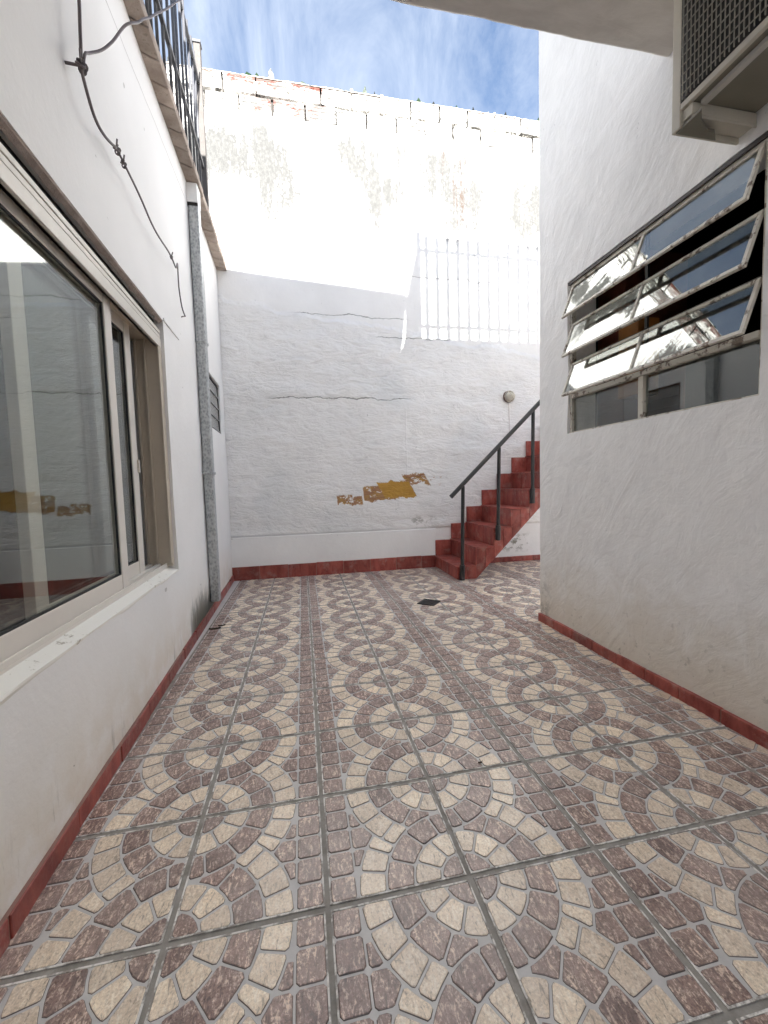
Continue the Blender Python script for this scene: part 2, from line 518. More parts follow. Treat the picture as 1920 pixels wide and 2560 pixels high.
def glass(name, tint, ior, dirt=0.0, wav=0.012):
    g = G(name)
    tr = g.n.new('ShaderNodeBsdfTransparent')
    tr.inputs['Color'].default_value = (*tint, 1)
    gl = g.n.new('ShaderNodeBsdfGlossy')
    gl.inputs['Roughness'].default_value = 0.0
    gl.inputs['Color'].default_value = (0.95, 0.97, 0.96, 1)
    fr = g.n.new('ShaderNodeFresnel')
    bf_ = g.n.new('ShaderNodeNewGeometry').outputs['Backfacing']
    g.put(fr.inputs['IOR'], g.add(g.mul(bf_, 1.0 / ior - ior), ior))
    P = g.pos()
    b = g.bump(g.noise(P, 0.7, 1, 0.3), wav, 0.02)
    g.l.new(b, gl.inputs['Normal'])
    mx = g.n.new('ShaderNodeMixShader')
    g.l.new(fr.outputs[0], mx.inputs[0])
    g.l.new(tr.outputs[0], mx.inputs[1])
    g.l.new(gl.outputs[0], mx.inputs[2])
    last = mx.outputs[0]
    if dirt:
        df = g.n.new('ShaderNodeBsdfDiffuse')
        df.inputs['Color'].default_value = (0.55, 0.54, 0.50, 1)
        m2 = g.n.new('ShaderNodeMixShader')
        g.put(m2.inputs[0], g.mul(g.mr(g.noise(P, 2.0, 5, 0.7), 0.35, 0.8), dirt))
        g.l.new(last, m2.inputs[1])
        g.l.new(df.outputs[0], m2.inputs[2])
        last = m2.outputs[0]
    g.l.new(last, g.out.inputs['Surface'])
    return g.m


M['glass'] = glass('window glass', (0.90, 0.92, 0.90), 1.9, 0.03)
M['glass_dirty'] = glass('dusty window glass', (0.80, 0.81, 0.79), 1.9, 0.06, 0.002)
M['glass_obscure'] = simple('frosted louvre glass', (0.26, 0.26, 0.25), 0.3, var=0.15, scale=8)


# ------------------------------------------------------------------ mesh helper (units: tiles)
class MB:
    def __init__(self):
        self.v, self.f, self.mi = [], [], []

    def face(self, pts, mi=0):
        b = len(self.v)
        self.v += [tuple(p) for p in pts]
        self.f.append(tuple(range(b, b + len(pts))))
        self.mi.append(mi)

    def box(self, a, b, mi=0, tf=None):
        x0, y0, z0 = a
        x1, y1, z1 = b
        c = [(x0, y0, z0), (x1, y0, z0), (x1, y1, z0), (x0, y1, z0), (x0, y0, z1), (x1, y0, z1), (x1, y1, z1), (x0, y1, z1)]
        if tf:
            c = [tf(*p) for p in c]
        n = len(self.v)
        self.v += c
        for q in ((0, 3, 2, 1), (4, 5, 6, 7), (0, 1, 5, 4), (1, 2, 6, 5), (2, 3, 7, 6), (3, 0, 4, 7)):
            self.f.append(tuple(n + i for i in q))
            self.mi.append(mi)
        return self

    def prism(self, poly, tf0, tf1, mi=0):
        n = len(self.v)
        k = len(poly)
        self.v += [tf0(*p) for p in poly] + [tf1(*p) for p in poly]
        self.f.append(tuple(n + i for i in range(k))[::-1])
        self.f.append(tuple(n + k + i for i in range(k)))
        for i in range(k):
            j = (i + 1) % k
            self.f.append((n + i, n + j, n + k + j, n + k + i))
        self.mi += [mi] * (k + 2)
        return self

    def tube(self, pts, r, n=8, mi=0, cap=True):
        pts = [Vector(p) for p in pts]
        rs = r if isinstance(r, (list, tuple)) else [r] * len(pts)
        rings = []
        for i, p in enumerate(pts):
            d = (pts[min(i + 1, len(pts) - 1)] - pts[max(i - 1, 0)]).normalized()
            a = d.orthogonal().normalized() if i == 0 else (rings_a - d * rings_a.dot(d)).normalized()
            rings_a = a
            b = d.cross(a)
            base = len(self.v)
            for k in range(n):
                t = 2 * math.pi * k / n
                self.v.append(tuple(p + (a * math.cos(t) + b * math.sin(t)) * rs[i]))
            rings.append(base)
        for i in range(len(rings) - 1):
            for k in range(n):
                k2 = (k + 1) % n
                self.f.append((rings[i] + k, rings[i] + k2, rings[i + 1] + k2, rings[i + 1] + k))
                self.mi.append(mi)
        if cap:
            self.f.append(tuple(rings[0] + k for k in range(n))[::-1])
            self.f.append(tuple(rings[-1] + k for k in range(n)))
            self.mi += [mi, mi]
        return self

    def mesh(self, name, mats, bevel=0.0, smooth=False, origin=(0, 0, 0), seg=2):
        me = bpy.data.meshes.new(name)
        o = origin
        me.from_pydata([((p[0] - o[0]) * T, (p[1] - o[1]) * T, (p[2] - o[2]) * T) for p in self.v], [], self.f)
        for m in (mats if isinstance(mats, (list, tuple)) else [mats]):
            me.materials.append(m)
        me.polygons.foreach_set('material_index', self.mi)
        bm = bmesh.new()
        bm.from_mesh(me)
        bmesh.ops.recalc_face_normals(bm, faces=bm.faces)
        if bevel:
            es = [e for e in bm.edges if len(e.link_faces) == 2 and e.calc_face_angle(0) > 0.5]
            bmesh.ops.bevel(bm, geom=es, offset=bevel * T, segments=seg, profile=0.5, affect='EDGES', clamp_overlap=True)
        bm.to_mesh(me)
        bm.free()
        if smooth:
            me.polygons.foreach_set('use_smooth', [True] * len(me.polygons))
        me.update()
        return me

    def build(self, name, mats, parent=None, bevel=0.0, smooth=False, origin=None, seg=2):
        if origin is None:
            a = np.array(self.v)
            o = (a.min(0) + a.max(0)) / 2
            origin = tuple(o)
        return link(name, self.mesh(name, mats, bevel, smooth, origin, seg), parent, origin)


def link(name, me, parent=None, loc=(0, 0, 0), rot=None):
    ob = bpy.data.objects.new(name, me)
    COL.objects.link(ob)
    w = Vector(loc) * T
    if parent is not None:
        ob.parent = parent
        ob.location = w - WORLD[parent.name]
    else:
        ob.location = w
    WORLD[ob.name] = w.copy()
    if rot:
        ob.rotation_euler = rot
    return ob


WORLD = {}


def empty(name, loc=(0, 0, 0), label=None, cat=None, group=None):
    o = link(name, None, None, loc)
    o.empty_display_size = 0.1
    tag(o, label, cat, group)
    return o


def tag(o, label=None, cat=None, group=None, kind=None):
    for k, v in (('label', label), ('category', cat), ('group', group), ('kind', kind)):
        if v:
            o[k] = v
    return o


def nz(x, y, z, s):
    return mnoise.noise(Vector((x * s, y * s, z * s)))


def breaks(a, b, step, extra=()):
    ks = sorted({round(a, 5), round(b, 5), *[round(e, 5) for e in extra if a < e < b]})
    out = []
    for p, q in zip(ks[:-1], ks[1:]):
        n = max(1, int(math.ceil((q - p) / step)))
        out += [p + (q - p) * i / n for i in range(n)]
    return out + [ks[-1]]


def wall_mesh(name, mat, parent, front, back, A, B, holes=(), origin=(0, 0, 0), smooth=True):
    """sheet of quads with real openings; front(a,b) and back(a,b) give points in tiles"""
    mb = MB()
    na, nb = len(A), len(B)
    idx = {}
    for i, a in enumerate(A):
        for j, b in enumerate(B):
            idx[i, j] = len(mb.v)
            mb.v.append(front(a, b))
    off = len(mb.v)
    for i, a in enumerate(A):
        for j, b in enumerate(B):
            mb.v.append(back(a, b))

    def inhole(i, j):
        ca, cb = (A[i] + A[i + 1]) / 2, (B[j] + B[j + 1]) / 2
        return any(h[0] < ca < h[1] and h[2] < cb < h[3] for h in holes)
    solid = {(i, j): not inhole(i, j) for i in range(na - 1) for j in range(nb - 1)}
    for (i, j), s in solid.items():
        if not s:
            continue
        q = (idx[i, j], idx[i + 1, j], idx[i + 1, j + 1], idx[i, j + 1])
        mb.f.append(q)
        mb.f.append(tuple(k + off for k in q)[::-1])
        for (di, dj), e in (((-1, 0), (3, 0)), ((1, 0), (1, 2)), ((0, -1), (0, 1)), ((0, 1), (2, 3))):
            if not solid.get((i + di, j + dj), False):
                mb.f.append((q[e[1]], q[e[0]], q[e[0]] + off, q[e[1]] + off))
    mb.mi = [0] * len(mb.f)
    o = mb.build(name, mat, parent, origin=origin)
    if smooth:
        me = o.data
        me.polygons.foreach_set('use_smooth', [True] * len(me.polygons))
        try:
            me.set_sharp_from_angle(angle=math.radians(40))
        except Exception:
            pass
    return o


# ------------------------------------------------------------------ floor
ground = MB()
ground.face([(-160, -160, -0.6), (160, -160, -0.6), (160, 160, -0.6), (-160, 160, -0.6)])
tag(ground.build('ground', M['earth'], origin=(0, 0, -0.6)), kind='structure')
fl = MB().box((-3.9, -10.4, -0.30), (9.2, 11.0, -0.0105))
floor = fl.build('floor', M['grout'], origin=(0, 0, 0))
tag(floor, kind='structure')

# --- one ceramic tile: arcs of embossed stones
R1, R2, R3_, R4 = 0.195, 0.39, 0.59, 0.785
HG = 0.0175                                  # half the grout joint


def dense(poly, step=0.006):
    out = []
    n = len(poly)
    for i in range(n):
        a, b = np.array(poly[i]), np.array(poly[(i + 1) % n])
        k = max(1, int(np.linalg.norm(b - a) / step))
        out += [a + (b - a) * t / k for t in range(k)]
    return np.array(out)


def sector(cv, sgn, r0, r1, t0, t1):
    """ring sector about (0,cv); sgn=+1 opens towards +v, -1 towards -v"""
    ts = np.radians(np.linspace(t0, t1, max(3, int((t1 - t0) / 2) + 1)))
    outer = [(r1 * math.cos(t), cv + sgn * r1 * math.sin(t)) for t in ts]
    inner = [(r0 * math.cos(t), cv + sgn * r0 * math.sin(t)) for t in ts[::-1]] if r0 > 0 else [(0, cv)]
    return outer + inner


def clip(poly, f):
    p = dense(poly, 0.005)
    keep = [q for q in p if f(q) > 0]
    # close the cut with points of the cutting curve by projecting midpoints onto it
    if len(keep) < 6:
        return None
    n = len(p)
    inside = [f(q) > 0 for q in p]
    if all(inside):
        return p
    # rotate so that the run of kept points is contiguous
    st = next(i for i in range(n) if inside[i] and not inside[i - 1])
    run = []
    i = st
    while inside[i % n] and len(run) < n:
        run.append(p[i % n])
        i += 1
    a, b = run[-1], run[0]
    k = max(2, int(np.linalg.norm(b - a) / 0.01))
    for t in range(1, k):
        q = a + (b - a) * t / k
        for _ in range(12):                  # Newton on f
            e = 1e-4
            gr = np.array([(f(q + (e, 0)) - f(q - (e, 0))) / (2 * e), (f(q + (0, e)) - f(q - (0, e))) / (2 * e)])
            q = q - gr * f(q) / max(1e-9, gr @ gr)
        run.append(q)
    return np.array(run)


def outL(r):
    return lambda q: math.hypot(q[0], q[1]) - r


def outU(r):
    return lambda q: math.hypot(q[0], q[1] - 1) - r


def area(p):
    x, y = p[:, 0], p[:, 1]
    return 0.5 * np.sum(x * np.roll(y, -1) - np.roll(x, -1) * y)


def offset(p, d):
    p = dense(p, 0.005)
    if area(p) < 0:
        p = p[::-1]
    t = np.roll(p, -1, 0) - np.roll(p, 1, 0)
    t /= np.linalg.norm(t, axis=1)[:, None] + 1e-12
    nrm = np.stack([-t[:, 1], t[:, 0]], 1)
    q = p + nrm * d
    D = np.sqrt(((q[:, None] - p[None]) ** 2).sum(-1)).min(1)
    q = q[D > abs(d) - 0.0012]
    return q if len(q) > 5 else None


def rdp(p, eps):
    def rec(a, b):
        if b <= a + 1:
            return [a]
        s = p[a + 1:b]
        d = p[b % len(p)] - p[a]
        L = np.linalg.norm(d) + 1e-12
        dist = np.abs(d[0] * (s[:, 1] - p[a][1]) - d[1] * (s[:, 0] - p[a][0])) / L
        i = int(dist.argmax())
        if dist[i] > eps:
            return rec(a, a + 1 + i) + rec(a + 1 + i, b)
        return [a]
    h = int(np.linalg.norm(p - p[0], axis=1).argmax())
    pts = rec(0, h) + rec(h, len(p))
    return p[pts]


pieces = []
for cv, sg in ((0, 1), (1, -1)):
    pieces.append(('b', np.array(sector(cv, sg, 0, R1, 0, 90))))
    for a, b in ((0, 30), (30, 60), (60, 90)):
        pieces.append(('c', np.array(sector(cv, sg, R1, R2, a, b))))
for a, b in ((0, 26), (26, 52), (52, 76), (76, 90)):
    pieces.append(('b', np.array(sector(0, 1, R2, R3_, a, b))))
for a, b in ((0, 26), (26, 52), (52, 88)):
    pieces.append(('b', clip(sector(1, -1, R2, R3_, a, b), outL(R3_))))
for a, b in ((0, 15), (15, 30), (30, 45), (45, 61)):
    pieces.append(('c', clip(sector(1, -1, R3_, R4, a, b), outL(R3_))))
for a, b in ((0, 15.5), (15.5, 30), (30, 44)):
    pieces.append(('c', clip(sector(0, 1, R3_, R4, a, b), outU(R4))))
for k in range(5):
    v0, v1 = k * 0.2, k * 0.2 + 0.2
    q = np.array([(0.792, v0), (1, v0), (1, v1), (0.792, v1)])
    pieces.append(('b', q))
for k in (1, 2, 3):
    v0, v1 = k * 0.2, k * 0.2 + 0.2
    q = [(0.50, v0), (0.792, v0), (0.792, v1), (0.50, v1)]
    q = clip(q, outU(R4)) if k != 1 else clip(q, outL(R4))
    if q is not None and k == 2:
        q = clip(q, outL(R4))
    if q is not None:
        pieces.append(('b', q))


def cliprect(p, lo, hi):
    return np.clip(p, lo, hi)


tile = MB()
h = 0.5 - HG
ZT = -0.0085
# slab with its rim
tile.box((-h, -h, -0.05), (h, h, ZT), 2)
w = 0.0115
for a, b in (((-h, -h), (h, -h + w)), ((-h, h - w), (h, h)), ((-h, -h + w), (-h + w, h - w)), ((h - w, -h + w), (h, h - w))):
    tile.box((a[0], a[1], ZT - 0.004), (b[0], b[1], -0.0035), 4)
TONE = [0.5] * len(tile.f)
for col, p in pieces:
    if p is None:
        continue
    q = np.array(p)
    lo, hi = HG + 0.0035, 1 - HG - 0.0035
    for fn in (lambda t: t[0] - lo, lambda t: hi - t[0], lambda t: t[1] - lo, lambda t: hi - t[1]):
        q = clip(q, fn)
        if q is None:
            break
    if q is None:
        continue
    q = dense(q, 0.005)
    # drop repeated points produced by the clip
    kk = [0]
    for i in range(1, len(q)):
        if np.linalg.norm(q[i] - q[kk[-1]]) > 1e-4:
            kk.append(i)
    q = q[kk]
    rad = 0.019
    q1 = offset(q, 0.0065 + rad)
    if q1 is None:
        rad = 0.008
        q1 = offset(q, 0.0065 + rad)
    if q1 is None:
        continue
    q0 = offset(q1, -rad)
    qt = offset(q1, -rad + 0.0035)
    if q0 is None or qt is None:
        continue
    qt = rdp(qt, 0.0016)
    # base ring: same count, pushed out along normals
    t = np.roll(qt, -1, 0) - np.roll(qt, 1, 0)
    t /= np.linalg.norm(t, axis=1)[:, None]
    nrm = np.stack([-t[:, 1], t[:, 0]], 1)
    if area(qt) < 0:
        nrm = -nrm
    qb = qt - nrm * 0.0045
    qin = qt + nrm * 0.004
    qb = np.clip(qb, HG + 0.006, 1 - HG - 0.006)
    hgt = -0.002 + random.uniform(-0.0015, 0.0015)
    n = len(tile.v)
    k = len(qt)
    for ring, zz in ((qb, ZT - 0.002), (qt, hgt - 0.0025), (qin, hgt)):
        for u, v in ring:
            tile.v.append((0.5 - u, v - 0.5, zz))
    for i in range(k):
        j = (i + 1) % k
        tile.f.append((n + i, n + j, n + k + j, n + k + i))
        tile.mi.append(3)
        tile.f.append((n + k + i, n + k + j, n + 2 * k + j, n + 2 * k + i))
        tile.mi.append(0 if col == 'b' else 1)
    tile.f.append(tuple(n + 2 * k + i for i in range(k)))
    tile.mi.append(0 if col == 'b' else 1)
    TONE += [random.random()] * (len(tile.f) - len(TONE))
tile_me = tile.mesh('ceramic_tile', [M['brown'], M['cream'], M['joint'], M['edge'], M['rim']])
TONE += [0.5] * (len(tile_me.polygons) - len(TONE))
tile_me.attributes.new('tone', 'FLOAT', 'FACE').data.foreach_set('value', TONE)


def in_building(i, j):
    return (i >= 4 and j < 4) or False


for i in range(-4, 8):
    for j in range(-10, 11):
        if in_building(i, j) or (i < -3 and j < 3):
            continue
        if i == -4:
            continue
        rot = math.pi if i % 2 == 0 else 0.0
        jit = (random.uniform(-1, 1) * 0.003, random.uniform(-1, 1) * 0.003, random.uniform(-1, 1) * 0.0006)
        link('ceramic_tile', tile_me, floor, (i + 0.5 + jit[0], j + 0.5 + jit[1], jit[2]),
             (random.uniform(-1, 1) * 0.001, random.uniform(-1, 1) * 0.001, rot + random.uniform(-1, 1) * 0.002))
# cut strip of tile along the far left wall
strip = MB().box((-3.40, 4.0, -0.05), (-3.022, 10.45, -0.006))
strip.build('mortar_strip', M['joint'], floor)


# ------------------------------------------------------------------ left house
def lx(y):
    return -2.99 - 0.0235 * y


house = empty('house', (-3.0, 4.0, 0), 'low white plastered house with a sliding window, under the iron roof railing', 'house')
WIN = (0.0, 4.60, 1.48, 5.45)
VEN = (8.12, 9.75, 4.32, 5.66)


def lf(y, z):
    d = 0.012 * nz(y, 1.3, z, 0.8) + 0.004 * nz(y, 7.7, z, 3.0)
    return (lx(y) + d, y, z)


def lb(y, z):
    return (-3.75, y, z)


wall_mesh('wall', M['plaster_left'], house, lf, lb, breaks(-10.3, 10.42, 0.22, (WIN[0], WIN[1], VEN[0], VEN[1])),
          breaks(-0.3, 9.12, 0.22, (WIN[2], WIN[3], VEN[2], VEN[3])), (WIN, VEN), origin=(-3.3, 4, 0))
rf = MB().box((-12, -10, 9.0), (-3.752, 10.44, 9.12))
rf.build('roof', M['roof'], house)
# roof edge: row of bricks laid as a projecting course
yb = -2.0
k = 0
brick_me = {}
while yb < 10.40:
    ln = 0.42 + 0.05 * math.sin(k * 2.3)
    y1 = min(yb + ln, 10.43)
    ym = (yb + y1) / 2
    pr = 0.185 + 0.0080 * ym + random.uniform(-0.01, 0.01)
    if 2.75 < ym < 3.1:
        pr *= 0.55                               # broken corner where the cable crosses
    sk = 0.10
    x0, x1 = lx(ym) - 0.35, lx(ym) + pr
    mb = MB().box((x0, yb + 0.012, 9.125), (x1, y1 - 0.012, 9.30 + random.uniform(-0.012, 0.012)),
                  tf=lambda x, y, z: (x, y + sk * (x - lx(ym)) / 0.2, z))
    mb.build('brick', M['coping'], house, bevel=0.014)
    yb = y1
    k += 1
MB().box((-3.72, -2, 9.122), (-3.36, 10.43, 9.29)).build('coping_bed', M['mortar'], house)

# window sill
sill = MB()
ys = breaks(0.0, 4.598, 0.2)
for a, b in zip(ys[:-1], ys[1:]):
    def pr(y):
        return [(lx(y) + 0.006 + 0.01 * nz(y, 0, 5, 2.5), y, 1.474), (lx(y) + 0.002, y, 1.495 + 0.006 * nz(y, 3, 3, 3)), (lx(y) - 0.16, y, 1.555), (lx(y) - 0.16, y, 1.40), (lx(y) - 0.02, y, 1.40)]
    A, B_ = pr(a), pr(b)
    for q in range(5):
        r = (q + 1) % 5
        sill.face([A[q], A[r], B_[r], B_[q]])
sill.build('sill', M['sill'], house)

win = MB()
# fixed outer frame: track, head, far jamb with its rails
t0 = lambda y, o: lx(y) + o
def bar_y(mb, y0, y1, o0, o1, z0, z1, mi=0):
    """bar running along the wall, following its slight skew"""
    mb.box((0, y0, z0), (1, y1, z1), mi, tf=lambda x, y, z: (lx(y) + (o0 if x == 0 else o1), y, z))
    return mb


bar_y(win, 0.0, 4.598, -0.50, -0.135, 1.50, 1.575)
for o in (-0.145, -0.24, -0.27, -0.36, -0.39, -0.47):
    bar_y(win, 0.0, 4.597, o - 0.012, o + 0.012, 1.575, 1.625)
window = win.build('sliding_window', M['alu'], house, bevel=0.006)
bar_y(MB(), 0.0, 4.598, -0.50, -0.12, 5.12, 5.285).build('head', M['alu_shade'], window, bevel=0.006)
jm = MB()
bar_y(jm, 4.50, 4.597, -0.41, -0.05, 1.576, 5.118)
for o in (-0.065, -0.265, -0.397):
    bar_y(jm, 4.455, 4.50, o - 0.013, o + 0.013, 1.627, 5.116)
jm.build('jamb', M['alu_shade'], window, bevel=0.005)
bar_y(MB(), 0.0, 0.10, -0.50, -0.12, 1.576, 5.118).build('jamb', M['alu_shade'], window, bevel=0.005)


def sash(y0, y1, o0, o1, z0, z1, wl_, wr, rb, rt):
    s = MB()
    bar_y(s, y0, y0 + wl_, o0, o1, z0, z1)
    bar_y(s, y1 - wr, y1, o0, o1, z0, z1)
    bar_y(s, y0 + wl_, y1 - wr, o0 + 0.006, o1 - 0.006, z0, z0 + rb)
    bar_y(s, y0 + wl_, y1 - wr, o0 + 0.006, o1 - 0.006, z1 - rt, z1)
    so_ = s.build('sash', M['alu'], window, bevel=0.007)
    om = (o0 + o1) / 2
    p = MB()
    bar_y(p, y0 + wl_ - 0.02, y1 - wr + 0.02, om - 0.006, om + 0.006, z0 + rb - 0.02, z1 - rt + 0.02)
    p.build('glass_pane', M['glass'], window)
    q = MB()
    for zz in (z0 + rb, z1 - rt - 0.02):
        bar_y(q, y0 + wl_, y1 - wr, om + 0.01, om + 0.03, zz, zz + 0.02)
    for yy in (y0 + wl_, y1 - wr - 0.02):
        bar_y(q, yy, yy + 0.02, om + 0.01, om + 0.03, z0 + rb, z1 - rt)
    q.build('gasket', M['rubber'], window)
    return so_


sash(0.11, 3.02, -0.250, -0.160, 1.60, 5.16, 0.19, 0.19, 0.19, 0.19)
sash(1.36, 3.97, -0.375, -0.285, 1.605, 5.16, 0.19, 0.20, 0.19, 0.19)
hd = MB()
bar_y(hd, 3.925, 3.955, -0.285, -0.255, 3.05, 3.24)
hd.build('handle', M['shutter'], window, bevel=0.008)
# shutter box board under the lintel
sb = MB()
bar_y(sb, 0.0, 4.575, -0.12, -0.045, 5.02, 5.155)
bar_y(sb, 0.0, 4.575, -0.12, -0.052, 5.168, 5.225)
bar_y(sb, 0.0, 4.575, -0.12, -0.046, 5.232, 5.29)
bar_y(sb, 0.0, 4.575, -0.12, -0.075, 5.02, 5.29)
sb.build('shutter_board', M['shutter'], house, bevel=0.006)
# ragged edge of render above it and a dark block painted as the slot's shade
rg = MB()
ys = breaks(0.0, 4.58, 0.05)
prof = []
for y in ys:
    d = 0.035 + 0.05 * (0.5 + 0.5 * nz(y, 0, 0, 2.2)) + 0.03 * nz(y, 4, 0, 8.0) * (1 if nz(y, 9, 0, 4) > 0 else 0.3)
    prof.append((y, max(0.012, d)))
for (ya, da), (yb_, db) in zip(prof[:-1], prof[1:]):
    A = [(lx(ya) - 0.004, ya, 5.455), (lx(ya) - 0.012, ya, 5.43), (lx(ya) - da, ya, 5.40 + 0.015 * nz(ya, 2, 2, 9)), (lx(ya) - da - 0.01, ya, 5.455)]
    B_ = [(lx(yb_) - 0.004, yb_, 5.455), (lx(yb_) - 0.012, yb_, 5.43), (lx(yb_) - db, yb_, 5.40 + 0.015 * nz(yb_, 2, 2, 9)), (lx(yb_) - db - 0.01, yb_, 5.455)]
    for q in range(4):
        r = (q + 1) % 4
        rg.face([A[q], A[r], B_[r], B_[q]])
rg.build('broken_render', M['ragged'], house)
sl_ = MB()
bar_y(sl_, 0.0, 4.59, -0.40, -0.13, 5.29, 5.44)
sl_.build('shutter_slot', M['dark'], house)
# plaster nib past the end of the lintel
nb_ = MB()
bar_y(nb_, 4.60, 5.49, -0.03, 0.022, 5.452, 5.50)
nb_.build('lintel_edge', M['plaster_left'], house, bevel=0.01)
# room behind
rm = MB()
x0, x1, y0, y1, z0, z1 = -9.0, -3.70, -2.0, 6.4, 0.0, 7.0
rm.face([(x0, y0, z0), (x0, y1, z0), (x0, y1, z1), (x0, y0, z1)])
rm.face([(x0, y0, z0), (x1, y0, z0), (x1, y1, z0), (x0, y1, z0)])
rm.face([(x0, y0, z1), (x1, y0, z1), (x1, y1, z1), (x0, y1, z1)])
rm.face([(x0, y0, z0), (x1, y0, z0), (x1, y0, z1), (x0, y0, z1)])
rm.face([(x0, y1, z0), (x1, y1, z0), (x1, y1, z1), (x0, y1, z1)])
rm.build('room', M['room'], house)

# louvred vent window near the far corner
vf = MB()
def vent_box(y0, y1, o0, o1, z0, z1, mb, mi=0):
    return bar_y(mb, y0, y1, o0, o1, z0, z1, mi)


vent_box(8.125, 8.19, -0.10, -0.035, 4.325, 5.655, vf)
vent_box(9.69, 9.745, -0.10, -0.035, 4.325, 5.655, vf)
vent_box(8.19, 9.69, -0.10, -0.035, 4.325, 4.37, vf)
vent_box(8.19, 9.69, -0.10, -0.035, 5.60, 5.655, vf)
vent = vf.build('louvre_window', M['steel_dark'], house, bevel=0.006)
for k in range(4):
    zc = 4.37 + 0.308 * k
    lv = MB()
    lv.box((0, 8.195, 0), (1, 9.685, 1), tf=lambda x, y, z: (lx(y) - 0.075 + 0.014 * (1 - z) + (0.012 if x else 0), y, zc + 0.006 + 0.296 * z))
    lv.build('louvre', M['glass_obscure'], vent)
    lp = MB()
    bar_y(lp, 8.2, 9.68, -0.052, -0.03, zc + 0.002, zc + 0.022)
    lp.build('louvre_edge', M['galv'], vent)
vb = MB()
bar_y(vb, 8.12, 9.75, -0.5, -0.15, 4.32, 5.66)
vb.build('vent_shaft', M['dark'], house)

# left skirting, thin red strips
y = -3.2
while y < 10.3:
    ln = 0.86
    y1 = min(y + ln, 10.42)
    mb = MB()
    dz = random.uniform(-0.012, 0.012)
    bar_y(mb, y + 0.008, y1 - 0.008, -0.02, 0.038 + random.uniform(-0.005, 0.005), -0.02, 0.165 + dz)
    mb.build('skirting_tile', M['red'], house, bevel=0.008)
    y = y1
mb = MB()
bar_y(mb, -3.2, 10.42, -0.02, 0.030, -0.02, 0.16)
mb.build('skirting_bed', M['red_joint'], house)

# ------------------------------------------------------------------ downpipe
dp = empty('downpipe', (-3.1, 7.02, 0.2), 'grey galvanised square downpipe on the white wall left of the corner', 'downpipe')
px = lx(7.0)
pts = [(0.25, 2.95), (3.0, 5.75), (5.8, 8.62)]
for k, (za, zb) in enumerate(pts):
    e = 0.006 * k
    MB().box((px + 0.015, 6.90 - e, za + 0.05), (px + 0.20 + e, 7.13 + e, zb + 0.2)).build('pipe', M['galv'], dp, bevel=0.03, seg=3)
for zc in (3.14, 5.93):
    MB().box((px + 0.004, 6.872, zc - 0.03), (px + 0.225, 7.158, zc + 0.03)).build('collar', M['galv'], dp, bevel=0.012)
MB().box((px + 0.004, 6.86, 8.72), (px + 0.215, 7.17, 9.10)).build('outlet', M['plaster_left'], dp, bevel=0.015)
MB().box((px + 0.004, 6.885, 8.655), (px + 0.205, 7.145, 8.72)).build('outlet_gap', M['dark'], dp)

# ------------------------------------------------------------------ railing on the left roof
rail = empty('roof_railing', (-3.1, 4.0, 9.3), 'dark iron railing along the roof edge of the house on the left', 'railing')
RO = 0.13
def rx(y):
    return lx(y) + RO - 0.0


yk = 8.25
bar = MB().tube([(0, 0, 9.47), (0, 0, 12.72)], 0.026, 8)
bar_me = bar.mesh('bar', M['grey_iron'], smooth=True)
yy = 8.0
while yy > -2:
    o = link('bar', bar_me, rail, (rx(yy), yy, 0), (0.0, random.uniform(-0.003, 0.003), 0))
    yy -= 0.315
for zz in (9.46, 10.40, 12.28):
    mb = MB()
    mb.box((0, -2.2, zz - 0.035), (1, yk, zz + 0.035), tf=lambda x, y, z: (rx(y) - 0.035 + 0.07 * x, y, z))
    mb.build('rail', M['grey_iron'], rail, bevel=0.01)
MB().box((rx(yk) - 0.075, yk, 9.31), (rx(yk) + 0.075, yk + 0.15, 13.15)).build('post', simple('weathered iron post', (0.085, 0.075, 0.068), 0.7, var=0.25), rail, bevel=0.012)
MB().box((rx(yk) - 0.095, yk - 0.02, 13.152), (rx(yk) + 0.095, yk + 0.17, 13.22)).build('post_cap', M['grey_iron'], rail, bevel=0.012)

# ------------------------------------------------------------------ boundary wall at the back
bw = empty('boundary_wall', (2, 10.6, 0), 'tall whitewashed boundary wall with two courses of bare hollow bricks on top', 'wall')
YB = 10.45


def bf(x, z):
    w_ = 1.0 if 1.32 < z < 7.9 - 0.13 * x else 0.12
    d = w_ * (0.034 * nz(x * 0.9, 0, z * 2.0, 1.1) + 0.022 * nz(x * 1.3, 5, z * 3.2, 2.4) + 0.010 * nz(x * 1.5, 9, z * 3.0, 5.0)) + 0.02 * nz(x, 3, z, 0.35)
    return (x, YB - d, z)


def bb(x, z):
    return (x, YB + 0.75, z)


wall_mesh('render', M['plaster_back'], bw, bf, bb, breaks(-7.0, 11.0, 0.085), breaks(-0.3, 13.58, 0.085), (), origin=(2, 10.8, 0))
# smooth plinth band, slightly proud
db = MB()
xs = breaks(-3.6, 3.24, 0.3)
for a, b in zip(xs[:-1], xs[1:]):
    def pr(x):
        zt = 1.285 - 0.003 * x + 0.006 * nz(x, 1, 1, 2)
        yo = YB - 0.062 + 0.006 * nz(x, 4, 2, 1.5)
        return [(x, yo, -0.1), (x, yo, zt - 0.012), (x, yo + 0.012, zt), (x, YB + 0.1, zt + 0.01)]
    A, B_ = pr(a), pr(b)
    for q in range(3):
        db.face([A[q], B_[q], B_[q + 1], A[q + 1]])
db.build('plinth', M['plaster_back'], bw)
# core behind the bricks, coloured dark as the shadow in the joints
MB().box((-7.0, YB + 0.14, 13.55), (11.0, YB + 0.70, 14.60)).build('mortar_core', simple('shadow-darkened mortar', (0.06, 0.055, 0.05), 0.9, var=0.4), bw)


